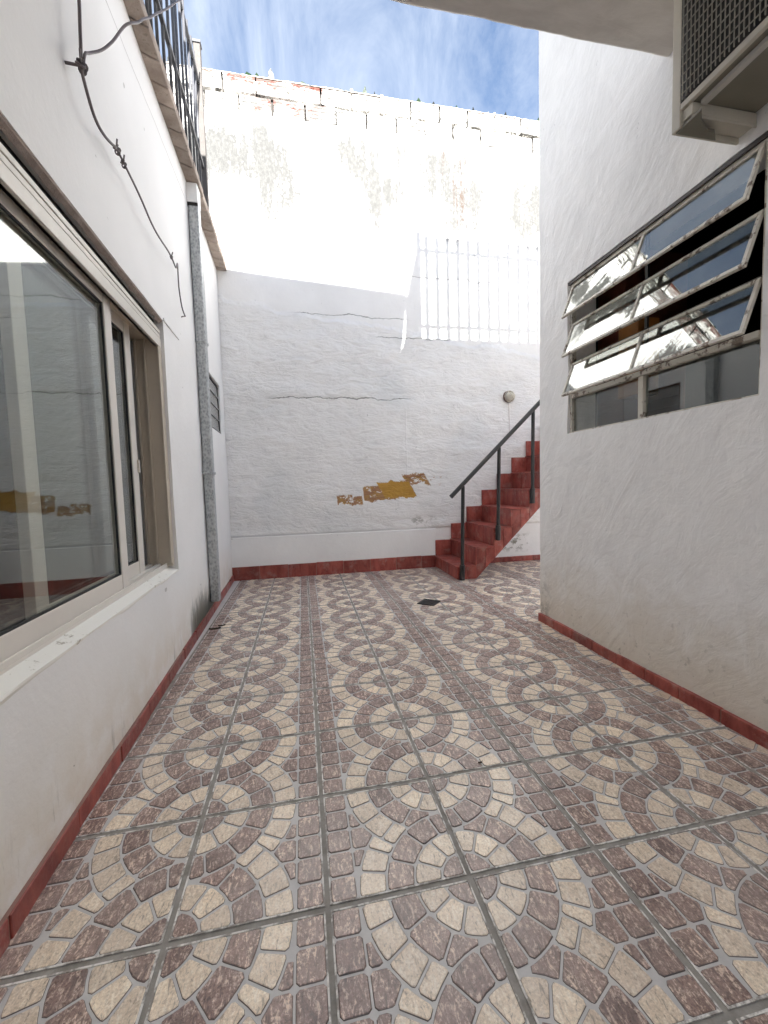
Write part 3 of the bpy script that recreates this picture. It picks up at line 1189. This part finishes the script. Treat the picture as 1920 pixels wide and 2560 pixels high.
def brick_mesh(L, H):
    """hollow clay block with ribbed face"""
    mb = MB()
    hl = L / 2 - 0.029
    prof = [(0.02, -H / 2)]
    nr = 5
    for r in range(nr):
        z0 = -H / 2 + H * r / nr
        z1 = z0 + H / nr
        prof += [(0.0, z0 + 0.014), (0.0, z1 - 0.014), (0.010, z1)]
    prof[-1] = (0.02, H / 2)
    prof += [(0.40, H / 2), (0.40, -H / 2)]
    mb.prism([(p[0], p[1]) for p in prof], lambda y, z: (-hl, y, z), lambda y, z: (hl, y, z))
    return mb.mesh('brick', M['brick_white'], bevel=0.004, seg=1)


bm1 = brick_mesh(0.93, 0.485)
for row, (z0, ph) in enumerate(((13.845, 0.39), (14.385, 0.88))):
    i0 = int((-7 - ph) / 0.927)
    for i in range(i0, i0 + 19):
        xc = ph + (i + 0.5) * 0.927
        if xc < -6.6 or xc > 10.6:
            continue
        o = link('brick', bm1, bw, (xc + random.uniform(-0.015, 0.015), YB + 0.012 + random.uniform(-0.012, 0.014), z0 + random.uniform(-0.012, 0.012)),
                 (random.uniform(-0.012, 0.012), random.uniform(-0.010, 0.010), random.uniform(-0.008, 0.008)))
# mortar snots in the vertical joints
sn = MB()
for row, (z0, ph) in enumerate(((13.60, 0.39), (14.135, 0.88))):
    for i in range(-7, 11):
        x = ph + i * 0.927
        if random.random() < (0.5 if row else 0.15):
            k = random.randint(2, 4)
            for q in range(k):
                zz = z0 + 0.5 * (q + random.random()) / k
                r = random.uniform(0.025, 0.06)
                sn.box((x - r, YB - 0.012 - random.random() * 0.02, zz - r * 1.3), (x + r, YB + 0.1, zz + r * 1.3))
tag(sn.build('joint_mortar', M['mortar'], bw, bevel=0.015), kind='stuff')
# lumpy mortar bed on top and the glass shards set in it
tp = MB()
xs = breaks(-7, 11, 0.09)
for a, b in zip(xs[:-1], xs[1:]):
    def pr(x):
        z = 14.645 + 0.022 * nz(x, 0, 0, 2.0) + 0.02 * nz(x, 5, 0, 7)
        return [(x, YB + 0.0, 14.60), (x, YB + 0.03, z), (x, YB + 0.35, z + 0.03), (x, YB + 0.7, 14.60)]
    A, B_ = pr(a), pr(b)
    for q in range(3):
        tp.face([A[q], B_[q], B_[q + 1], A[q + 1]])
tp.build('mortar_bed', M['mortar'], bw)
SH = [(-2.84, .12, .07, 2), (-2.15, .15, .20, 0), (-1.87, .16, .10, 0), (-1.47, .30, .13, 1), (-1.15, .09, .16, 1), (-.92, .12, .07, 1), (-.55, .10, .16, 0),
      (.03, .13, .13, 1), (.58, .12, .07, 2), (.82, .10, .12, 1), (1.31, .32, .13, 0), (1.63, .20, .06, 1), (2.29, .12, .20, 0), (2.7, .10, .15, 0),
      (3.02, .20, .18, 0), (3.35, .08, .12, 1), (3.49, .15, .14, 1), (3.89, .13, .12, 1), (4.26, .14, .10, 0), (4.5, .10, .12, 1), (4.89, .22, .09, 1),
      (5.18, .12, .12, 0), (5.37, .11, .08, 2), (6.02, .22, .07, 1), (6.3, .08, .12, 1), (6.58, .10, .25, 2), (-3.6, .15, .12, 0), (-4.2, .2, .1, 1),
      (7.2, .2, .1, 0), (7.9, .15, .12, 1)]
for x, hh, ww, kk in SH:
    rr = random.Random(int(x * 100) + 5)
    hh, ww = hh * 1.3, ww * 1.5
    ang = rr.uniform(-0.6, 0.6)
    pol = [(-ww / 2, -0.06), (ww / 2, -0.06), (ww * rr.uniform(0.3, 0.5), hh * rr.uniform(0.4, 0.7)), (ww * rr.uniform(-0.2, 0.25), hh),
           (-ww * rr.uniform(0.25, 0.5), hh * rr.uniform(0.35, 0.75))]
    yy = YB + rr.uniform(0.08, 0.3)
    ca, sa = math.cos(ang), math.sin(ang)
    mb = MB().prism(pol, lambda u, v: (x + u * ca, yy + u * sa, 14.645 + v), lambda u, v: (x + u * ca - 0.02 * sa, yy + u * sa + 0.02 * ca + 0.02, 14.645 + v))
    mb.build('glass_shard', [M['shard_green'], M['shard_dark'], M['shard_clear']][kk], bw)

# red skirting along the back wall
x = -3.3
k = 0
while x < 3.2:
    ln = 0.86
    x1 = min(x + ln, 3.2)
    MB().box((x + 0.008, YB - 0.098 + random.uniform(-0.004, 0.004), -0.02), (x1 - 0.008, YB - 0.04, 0.40 + random.uniform(-0.008, 0.008))).build('skirting_tile', M['red'], bw, bevel=0.008)
    x = x1
MB().box((-3.3, YB - 0.088, -0.02), (3.19, YB - 0.03, 0.395)).build('skirting_bed', M['red_joint'], bw)
x = 4.2
while x < 9.5:
    MB().box((x + 0.008, YB - 0.07, -0.02), (x + 0.85, YB + 0.05, 0.17)).build('skirting_tile', M['red'], bw, bevel=0.008)
    x += 0.86

# ------------------------------------------------------------------ staircase
st = empty('staircase', (3.2, 9.4, 0), 'red tiled staircase climbing to the right against the back wall', 'staircase')
SX = [3.20, 3.765, 4.325, 4.885, 5.442, 6.0, 6.545, 7.09, 7.64, 8.19]
SZ = [0.38, 0.915, 1.462, 1.998, 2.53, 3.07, 3.62, 4.16, 4.70]
Y0, Y1 = 8.40, YB
core = MB()
poly = [(SX[0] + 0.05, 0.0)]
for i in range(9):
    poly += [(SX[i] + 0.05, SZ[i] - 0.035), (SX[i + 1] + 0.05, SZ[i] - 0.035)]
poly += [(SX[9] + 0.05, 4.31), (3.79, 0.0)]
core.prism(poly, lambda a, b: (a, Y0 + 0.04, b), lambda a, b: (a, Y1 + 0.05, b))
core.build('stair_slab', M['red_joint'], st)
# underside left plastered
NY = 3
for i in range(9):
    zb = 0.0 if i == 0 else SZ[i - 1]
    for q in range(NY):
        ya = Y0 + 0.002 + (Y1 - Y0) * q / NY + 0.006
        yb = Y0 + 0.002 + (Y1 - Y0) * (q + 1) / NY - 0.006
        MB().box((SX[i] + random.uniform(0, 0.006), ya, zb + 0.006), (SX[i] + 0.052, yb, SZ[i] - 0.036)).build('riser_tile', M['red'], st, bevel=0.007)
        MB().box((SX[i] - 0.022, ya - (0.022 if q == 0 else 0), SZ[i] - 0.034), (SX[i + 1] + 0.045, yb, SZ[i])).build('tread_tile', M['red'], st, bevel=0.010)
    # side cladding of the step: upright strips cut to the raking underside
    def zl(x):
        return max(0.0, (x - 3.79) * 0.98)
    cuts = [SX[i] + 0.03, (SX[i] + SX[i + 1]) / 2 + 0.03, SX[i + 1] + 0.03]
    for a, b in zip(cuts[:-1], cuts[1:]):
        a2, b2 = a + 0.005, b - 0.005
        pol = [(a2, zl(a2)), (b2, zl(b2)), (b2, SZ[i] - 0.038), (a2, SZ[i] - 0.038)]
        if a2 < 3.79 < b2:
            pol = [(a2, 0), (3.79, 0), (b2, zl(b2)), (b2, SZ[i] - 0.038), (a2, SZ[i] - 0.038)]
        # keep long strips readable: joint at the level of the tread below
        MB().prism(pol, lambda u, v: (u, Y0 + random.uniform(0, 0.003), v), lambda u, v: (u, Y0 + 0.042, v)).build('side_tile', M['red'], st, bevel=0.005)
    # stepped skirting on the wall over the tread
    MB().box((SX[i + 1] - 0.56 + 0.008, YB - 0.10, SZ[i] + 0.004), (SX[i + 1] - 0.004, YB - 0.035, SZ[i] + 0.515)).build('skirting_tile', M['red'], st, bevel=0.008)

# ------------------------------------------------------------------ handrail
hr = empty('handrail', (3.3, 8.34, 0), 'black steel handrail bolted to the side of the red stairs', 'handrail')
HY = 8.335


def hbar(mb, p, q, r):
    mb.tube([p, q], r, 12)
    return mb


hbar(MB(), (3.02, HY, 2.385), (8.2, HY, 7.36), 0.062).build('rail', M['black_paint'], hr, smooth=False)
for (xa, za, xb, zb) in ((3.318, 0.02, 3.385, 2.68), (4.432, 1.10, 4.495, 3.75), (5.525, 2.13, 5.565, 4.80), (6.63, 3.25, 6.67, 5.85)):
    p = MB().tube([(xa, HY, za), (xb, HY, zb)], 0.052, 12).build('post', M['black_paint'], hr)
    MB().tube([(xa, HY, za - 0.01), (xa + (xb - xa) * 0.15, HY, za + 0.42)], 0.075, 12).build('sleeve', M['black_paint'], p)
    MB().box((xa - 0.03, HY + 0.04, za + 0.12), (xa + 0.03, Y0 + 0.004, za + 0.20)).build('bracket', M['black_paint'], p)

# ------------------------------------------------------------------ bulkhead lamp
lp = empty('wall_lamp', (5.93, 10.4, 5.64), 'small round caged lamp on the back wall above the stairs', 'lamp')
yl = YB - 0.01


def disc(mb, c, r, y0, y1, n=24, r2=None):
    r2 = r if r2 is None else r2
    mb.tube([(c[0], y0, c[1]), (c[0], y1, c[1])], [r, r2], n)
    return mb


LC = (5.93, 5.64)
disc(MB(), LC, 0.20, yl + 0.03, yl - 0.07, 24, 0.19).build('base', M['lamp_rust'], lp, bevel=0.01)
dm = MB()
pts, rr = [], []
for k in range(7):
    a = math.pi / 2 * k / 6
    pts.append((LC[0], yl - 0.07 - 0.13 * math.sin(a), LC[1]))
    rr.append(max(0.004, 0.155 * math.cos(a)))
dm.tube(pts, rr, 24).build('glass_dome', M['lamp_glass'], lp, smooth=True)
cg = MB()
for ang in (0, math.pi / 3, 2 * math.pi / 3):
    pp = []
    for k in range(13):
        a = math.pi * k / 12
        rad = 0.185 * math.cos(a)
        pp.append((LC[0] + rad * math.cos(ang), yl - 0.06 - 0.17 * math.sin(a), LC[1] + rad * math.sin(ang)))
    cg.tube(pp, 0.012, 6)
for rad, dd in ((0.18, 0.08), (0.12, 0.17)):
    cg.tube([(LC[0] + rad * math.cos(t), yl - dd, LC[1] + rad * math.sin(t)) for t in np.linspace(0, 2 * math.pi, 25)], 0.012, 6)
cg.build('cage', M['lamp_metal'], lp)
MB().tube([(5.93, yl - 0.0, 5.45), (5.945, yl + 0.0, 4.95), (5.95, yl - 0.0, 4.45)], 0.012, 6).build('conduit', simple('painted conduit', (0.70, 0.65, 0.62), 0.6), lp)

# ------------------------------------------------------------------ drain
dr = empty('floor_drain', (1.75, 6.5, 0), 'small black square drain grate set in the tiled floor', 'drain')
c0 = Vector((1.745, 6.49, 0))
A45 = math.radians(0)
q = [(1.455, 6.44), (1.735, 6.775), (2.035, 6.53), (1.80, 6.20)]
u = Vector((0.29, 0.335, 0)).normalized()
v = Vector((-u.y, u.x, 0))


def dtf(a, b, z):
    p = c0 + u * a + v * b
    return (p.x, p.y, z)


hs = 0.205
MB().box((-hs, -hs, -0.02), (hs, hs, 0.004), tf=dtf).build('pit', M['dark'], dr)
fr = MB()
for a, b in (((-hs, -hs), (hs, -hs + .03)), ((-hs, hs - .03), (hs, hs)), ((-hs, -hs + .03), (-hs + .03, hs - .03)), ((hs - .03, -hs + .03), (hs, hs - .03))):
    fr.box((a[0], a[1], 0.004), (b[0], b[1], 0.018), tf=dtf)
fr.build('frame', M['cast'], dr)
for k in range(6):
    b = -hs + 0.055 + k * 0.06
    MB().box((-hs + .03, b, 0.005), (hs - .03, b + 0.025, 0.016), tf=dtf).build('bar', M['cast'], dr)

# ------------------------------------------------------------------ right house
h2 = empty('house', (3.6, 0.0, 0), 'white plastered building on the right with the open hopper window', 'house')
WR = (0.80, 3.86, 3.575, 6.11)
XR = 3.5
YE = 4.70
ZR = 11.2


def rdisp(x, y, z):
    return (0.030 * nz(y, 2, z, 0.55) + 0.012 * nz(y * 1.4, 6, z, 2.0), 0.022 * nz(x, 11, z * 1.3, 0.7) + 0.010 * nz(x, 3, z, 3.1))


def rf_(y, z):
    d = rdisp(XR, y, z)
    k = min(1, abs(y - YE) / 0.6)
    return (XR + d[0] * k + d[1] * (1 - k) * 0.8, y + d[1] * max(0, 1 - k * 1.5), z)


def rb_(y, z):
    return (XR + 0.55, y, z)


wall_mesh('wall', M['plaster_right'], h2, rf_, rb_, breaks(-10.3, YE, 0.14, (WR[0], WR[1])), breaks(-0.3, ZR, 0.16, (WR[2], WR[3])), (WR,), origin=(3.6, 0, 0))
# end wall turning the corner
def ef(x, z):
    if abs(x - XR) < 1e-6:
        return rf_(YE, z)
    return (x, YE + 0.012 * nz(x, 1, z, 1.0), z)


def eb(x, z):
    return (x if x > XR else XR + 0.02, YE - 0.45, z)


wall_mesh('end_wall', M['plaster_right'], h2, ef, eb, breaks(XR, 10.5, 0.3), breaks(-0.3, ZR, 0.16), (), origin=(6, 4.6, 0))
MB().box((3.54, -10, ZR + 0.002), (10.5, YE - 0.02, ZR + 0.05)).build('roof', M['roof'], h2)
# skirting
y = YE + 0.012
k = 0
while y > -3.2:
    y1 = max(y - 0.52, -3.2)
    MB().box((XR - 0.045 + random.uniform(-0.004, 0.004), y1 + 0.006, -0.02), (XR + 0.06, y - 0.006, 0.15 + random.uniform(-0.006, 0.006))).build('skirting_tile', M['red'], h2, bevel=0.008)
    y = y1
MB().box((XR - 0.034, -3.2, -0.02), (XR + 0.06, YE + 0.01, 0.146)).build('skirting_bed', M['red_joint'], h2)
x = XR + 0.08
while x < 9:
    MB().box((x + 0.006, YE - 0.06, -0.02), (x + 0.52, YE + 0.05, 0.15)).build('skirting_tile', M['red'], h2, bevel=0.008)
    x += 0.53

# hopper window
XF = XR + 0.045
hf = MB()
hf.box((XF, 0.802, 3.577), (XF + 0.09, 0.85, 6.108))
hf.box((XF, 3.81, 3.577), (XF + 0.09, 3.858, 6.108))
hf.box((XF, 0.85, 6.05), (XF + 0.09, 3.81, 6.108))
hf.box((XF, 0.85, 3.577), (XF + 0.09, 3.81, 3.60))
hf.box((XF - 0.02, 0.85, 4.165), (XF + 0.09, 3.81, 4.235))
hf.box((XF, 2.30, 3.60), (XF + 0.09, 2.385, 4.165))
hopper = hf.build('hopper_window', M['steel_frame'], h2, bevel=0.006)
for a, b in ((0.845, 2.305), (2.38, 3.815)):
    MB().box((XF + 0.045, a, 3.59), (XF + 0.055, b, 4.17)).build('glass_pane', M['glass_dirty'], hopper)
hd2 = MB().box((XR + 0.01, 0.80, 6.06), (XF - 0.002, 3.86, 6.105))
hd2.build('drip_strip', M['steel_dark'], hopper)
for k, zh in enumerate((6.045, 5.405, 4.755)):
    def sm(y0, y1, s0, s1, n0, n1, mb):
        def tf(x, y, z):
            f_ = (y - 0.86) / (3.80 - 0.86)
            an = math.radians(21.0)
            dx, dz = -math.sin(an), -math.cos(an)
            nx, nz_ = -math.cos(an), math.sin(an)
            return (XF + 0.02 + z * dx + x * nx, y, zh + z * dz + x * nz_)
        mb.box((n0, y0, s0), (n1, y1, s1), tf=tf)
        return mb
    Ls = 0.60
    fm = MB()
    sm(0.86, 3.80, 0.0, 0.045, -0.018, 0.018, fm)
    sm(0.86, 3.80, Ls - 0.045, Ls, -0.018, 0.022, fm)
    sm(0.86, 0.905, 0.045, Ls - 0.045, -0.018, 0.018, fm)
    sm(3.755, 3.80, 0.045, Ls - 0.045, -0.018, 0.018, fm)
    sm(2.30, 2.345, 0.045, Ls - 0.045, -0.018, 0.018, fm)
    fm.build('sash', M['steel_frame'], hopper, bevel=0.006)
    for a, b in ((0.90, 2.305), (2.34, 3.76)):
        sm(a, b, 0.04, Ls - 0.04, -0.004, 0.004, MB()).build('glass_pane', M['glass_dirty'], hopper)
    # fixed meeting bar behind each sash
    if k:
        MB().box((XF + 0.06, 0.85, zh + 0.005), (XF + 0.09, 3.81, zh + 0.04)).build('transom', M['steel_dark'], hopper)
MB().box((XF + 0.06, 2.31, 4.236), (XF + 0.09, 2.355, 6.05)).build('mullion', M['steel_dark'], hopper)
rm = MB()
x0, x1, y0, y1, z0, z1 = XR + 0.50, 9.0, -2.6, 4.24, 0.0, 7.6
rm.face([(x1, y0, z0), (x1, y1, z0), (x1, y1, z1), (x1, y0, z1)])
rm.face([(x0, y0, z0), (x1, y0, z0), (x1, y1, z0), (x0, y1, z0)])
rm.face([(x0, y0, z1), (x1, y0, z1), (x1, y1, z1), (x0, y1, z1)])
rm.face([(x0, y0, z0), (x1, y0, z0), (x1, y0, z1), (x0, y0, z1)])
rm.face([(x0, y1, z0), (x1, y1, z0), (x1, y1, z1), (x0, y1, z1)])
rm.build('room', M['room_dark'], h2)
MB().box((4.35, 3.55, 0.0), (5.6, 4.20, 6.6)).build('cupboard', M['wood_red'], h2, bevel=0.02)
MB().box((4.20, 3.10, 4.1), (4.60, 3.52, 5.3)).build('cabinet', M['wood_orange'], h2, bevel=0.02)

# railing on the roof of the right house (throws the barred shadow on the back wall)
KZ = 5.75 * 0.656


def cx_(X):
    return X + 5.75 * 0.20


rr_ = empty('roof_railing', (4, 4.66, ZR), 'iron railing above the right building whose barred shadow falls on the back wall', 'railing')
bar2 = MB().tube([(0, 0, 0), (0, 0, 10.57 + KZ - ZR)], 0.072, 8)
b2m = bar2.mesh('bar', M['grey_iron'], smooth=True)
for i in range(16):
    X = 3.13 + 0.355 * i
    link('bar', b2m, rr_, (cx_(X), 4.66, ZR + 0.05))
for zz in (7.86, 10.20):
    MB().box((cx_(2.88), 4.63, zz + KZ - 0.055), (10.2, 4.69, zz + KZ + 0.055)).build('rail', M['grey_iron'], rr_, bevel=0.01)
MB().box((cx_(2.87) - 0.07, 4.58, ZR + 0.05), (cx_(2.87) + 0.07, 4.72, 10.74 + KZ)).build('post', M['grey_iron'], rr_, bevel=0.01)

# ------------------------------------------------------------------ house over the camera: slab, unseen upper storey, added rear wall
h3 = empty('house', (0, -2, 0), 'house above the viewer whose grey concrete slab juts over the patio', 'house')
ZS = 7.845
YS = 1.96
sb = MB()


def sfr(x, y):
    e = YS + 0.012 * nz(x, 0, 0, 1.5) + 0.008 * nz(x, 5, 0, 6)
    return e


xs = breaks(-3.25, 3.49, 0.12)
for a, b in zip(xs[:-1], xs[1:]):
    def pr(x):
        e = sfr(x, 0)
        return [(x, -3.6, ZS), (x, e - 0.03, ZS + 0.004 * nz(x, 2, 2, 2)), (x, e, ZS + 0.02), (x, e - 0.01, ZS + 0.42), (x, -3.6, ZS + 0.42)]
    A, B_ = pr(a), pr(b)
    for q_ in range(5):
        r_ = (q_ + 1) % 5
        sb.face([A[q_], A[r_], B_[r_], B_[q_]])
sb.build('slab', M['soffit'], h3)
# unseen upper storey, outline shaped to cast the shadow on the back wall
KS = (YB - 1.9) * 0.656
KX = (YB - 1.9) * 0.20
zu = ZS + 0.43


def up(X, Z):
    return (X + KX, Z + KS)


pa = [(-8.0, zu), up(1.92, 4.72), up(1.94, 5.4), up(2.31, 7.45), up(2.44, 8.80), up(-3.1, 9.22), (-8.0, up(-3.1, 9.25)[1])]
pa = [(-8.0, zu), (up(1.86, 0)[0], zu)] + pa[1:]
uw = MB()
uw.prism(pa, lambda x, z: (x, 1.55, z), lambda x, z: (x, 1.90, z))
uw.build('upper_shadow_wall', M['plaster_right'], h3)
pb = [(up(2.02, 0)[0], zu), (10.5, zu), (10.5, up(0, 7.40)[1]), up(2.86, 7.42), up(2.88, 10.50), up(2.47, 8.80), up(2.42, 7.42), up(2.24, 6.2), up(2.12, 5.35), up(2.08, 4.80)]  # added panel and slit, shaped for the slanted shadow and light sliver
uw = MB()
uw.prism(pb, lambda x, z: (x, 1.56, z), lambda x, z: (x, 1.88, z))
uw.build('upper_shadow_wall', M['plaster_right'], h3)
# unseen rear wall added behind the viewer, tall enough to block the sun
wall_mesh('rear_sun_blocker', M['plaster_right'], h3, lambda x, z: (x, -10.2, z), lambda x, z: (x, -10.6, z), breaks(-3.6, 4.0, 0.5), breaks(-0.3, 15.0, 0.5), (), origin=(0, -10.4, 0))

# ------------------------------------------------------------------ air conditioner under the slab
ac = empty('air_conditioner', (2.9, 0.4, 6.2), 'beige air conditioner with a wire grille, jutting from the right wall under the slab', 'air conditioner')
XA = 2.70
ya, yb = -0.62, 1.10
za, zb = 6.18, 7.80
cs = MB()
cs.box((XA + 0.02, ya, za + 0.16), (XR - 0.005, yb - 0.055, zb))
cs.build('casing', M['ac_dark'], ac, bevel=0.02)
fm = MB()
fm.box((XA, yb - 0.095, za), (XA + 0.05, yb, zb))
fm.box((XA + 0.05, yb - 0.03, za), (XR - 0.005, yb, zb))
fm.build('side_frame', M['ac'], ac, bevel=0.008)
MB().box((XA, ya, za + 0.155), (XA + 0.045, yb - 0.098, za + 0.215)).build('lower_edge', M['ac'], ac, bevel=0.008)
MB().box((XA - 0.002, ya, za + 0.215), (XA + 0.018, yb - 0.098, zb - 0.01)).build('condenser', M['fin'], ac)
gm = MB()
y = ya + 0.02
while y < yb - 0.105:
    gm.tube([(XA - 0.022, y, za + 0.215), (XA - 0.022, y + 0.01, zb)], 0.0055, 5)
    y += 0.040
z = za + 0.26
while z < zb:
    gm.tube([(XA - 0.030, ya, z), (XA - 0.030, yb - 0.135, z)], 0.0055, 5)
    z += 0.085
tag(gm.build('grille', M['wire_mesh'], ac), kind='stuff')
# support rails running into the wall
bk = MB()
bk.box((XA + 0.03, yb - 0.20, za + 0.05), (XR - 0.005, yb - 0.032, za + 0.155))
bk.box((XA + 0.03, yb - 0.20, za + 0.02), (XR - 0.005, yb - 0.185, za + 0.05))
bk.build('support_rail', M['ac'], ac, bevel=0.01)
pl = MB()
pl.prism([(XA + 0.02, yb - 0.30), (XA + 0.02, yb - 0.032), (XR - 0.3, yb - 0.032), (XR - 0.42, yb - 0.12), (XA + 0.30, yb - 0.12), (XA + 0.14, yb - 0.20)],
         lambda x, y: (x, y, za - 0.012), lambda x, y: (x, y, za + 0.018))
pl.build('support_plate', M['ac_dark'], ac, bevel=0.004)
tr_ = MB()
tr_.prism([(XA + 0.10, ya), (XA + 0.10, yb - 0.22), (XA + 0.16, yb - 0.22), (XA + 0.16, ya)], lambda x, y: (x, y, za + 0.12), lambda x, y: (x, y, za + 0.156))
tr_.build('drip_tray', simple('grey steel lip', (0.48, 0.46, 0.42), 0.45), ac)

# ------------------------------------------------------------------ cables on the left wall
def wob(pts, n=6, amp=0.02):
    out = []
    P_ = [Vector(p) for p in pts]
    for i in range(len(P_) - 1):
        p0, p1, p2, p3 = P_[max(i - 1, 0)], P_[i], P_[i + 1], P_[min(i + 2, len(P_) - 1)]
        for k in range(n):
            t = k / n
            q_ = 0.5 * ((2 * p1) + (-p0 + p2) * t + (2 * p0 - 5 * p1 + 4 * p2 - p3) * t * t + (-p0 + 3 * p1 - 3 * p2 + p3) * t ** 3)
            q_ = q_ + Vector((nz(q_.x, q_.y, q_.z, 3) * amp * 0.3, nz(q_.y, q_.z, 1, 3) * amp, nz(q_.z, q_.y, 7, 3) * amp))
            out.append(q_)
    out.append(P_[-1])
    return out


def wl_pt(y, z, o=0.12):
    return (lx(y) + o, y, z)


wire = empty('cable', wl_pt(2.0, 6.7), 'old cable sagging along the white wall above the sliding window', 'cable')
MB().tube(wob([wl_pt(2.02, 8.0), wl_pt(2.02, 7.37), wl_pt(1.99, 7.0), wl_pt(1.97, 6.77), wl_pt(2.0, 6.66), wl_pt(2.18, 6.49), wl_pt(2.42, 6.49), wl_pt(2.71, 6.60)], amp=0.008), 0.015, 7).build('strand', M['cable'], wire, smooth=True)
MB().tube(wob([wl_pt(2.66, 6.56), wl_pt(2.80, 6.60), wl_pt(3.31, 6.58), wl_pt(3.98, 6.49), wl_pt(4.77, 6.56), wl_pt(5.11, 6.52), wl_pt(5.45, 6.75, .07), wl_pt(5.54, 6.40, .05), wl_pt(5.69, 6.12, .05), wl_pt(5.91, 6.04, .05)], amp=0.008), 0.012, 7).build('strand', M['cable'], wire, smooth=True)
for cy, cz, sc in ((1.975, 6.76, 0.75), (2.74, 6.60, 0.6), (2.92, 6.58, 0.5), (4.85, 6.555, 0.4)):
    kn = MB()
    pp = []
    for k in range(40):
        t = k / 39
        a = t * math.pi * 7
        pp.append((lx(cy) + 0.12 + 0.04 * sc * math.cos(a), cy + 0.04 * sc * math.sin(a) + 0.13 * sc * (t - .5), cz + 0.05 * sc * math.sin(a * 0.7 + 1)))
    kn.tube(pp, 0.009 * sc + 0.003, 5)
    kn.tube([(lx(cy) + 0.12, cy, cz), (lx(cy) + 0.14, cy - 0.09 * sc, cz + 0.02), (lx(cy) + 0.16, cy - 0.15 * sc, cz + 0.05)], 0.009, 5)
    tag(kn.build('knot', M['cable'], wire), kind='stuff')
MB().tube([(lx(1.95) - 0.01, 1.93, 6.73), (lx(1.95) + 0.13, 1.95, 6.74)], 0.014, 6).build('hook', M['cable'], wire)
MB().tube([(lx(5.9) + 0.05, 5.91, 6.04), (lx(5.9) + 0.03, 5.82, 6.0), (lx(5.9), 5.80, 5.98)], 0.011, 5).build('hook', M['cable'], wire)
w2 = empty('cable', wl_pt(2.0, 6.75), 'dark cable rising from the wall knot and crossing the iron roof railing', 'cable')
MB().tube(wob([wl_pt(2.0, 6.75), wl_pt(2.06, 6.95), wl_pt(2.19, 7.09), wl_pt(2.40, 7.35, .2), wl_pt(2.62, 7.78, .3), wl_pt(2.73, 7.95, .36), wl_pt(3.04, 8.29, .36), wl_pt(4.02, 9.41, .36), wl_pt(5.44, 11.09, .36), wl_pt(7.2, 13.2, .36)], amp=0.012), 0.013, 7).build('strand', M['cable'], w2, smooth=True)

# a few scraps of dry leaf by the wall foot
for k, (x, y, s) in enumerate(((-2.88, 5.95, 0.11), (-2.78, 6.12, 0.07), (0.57, 1.07, 0.028))):
    lf_ = MB()
    pol = [(-s, 0), (-s * .4, s * .28), (s * .5, s * .2), (s, 0.02), (s * .3, -s * .22), (-s * .5, -s * .2)]
    lf_.prism(pol, lambda u, v: (x + u, y + v, 0.004), lambda u, v: (x + u, y + v, 0.012 + 0.2 * abs(u)))
    o = lf_.build('dry_leaf', M['leaf'])
    tag(o, ('dark dry leaf scrap on the floor tiles near the foot of the downpipe', 'smaller dark leaf scrap on the floor tiles near the downpipe',
            'tiny dark leaf crumb alone in the middle of the patio floor')[k], 'leaf', 'dry leaf scraps on the floor')
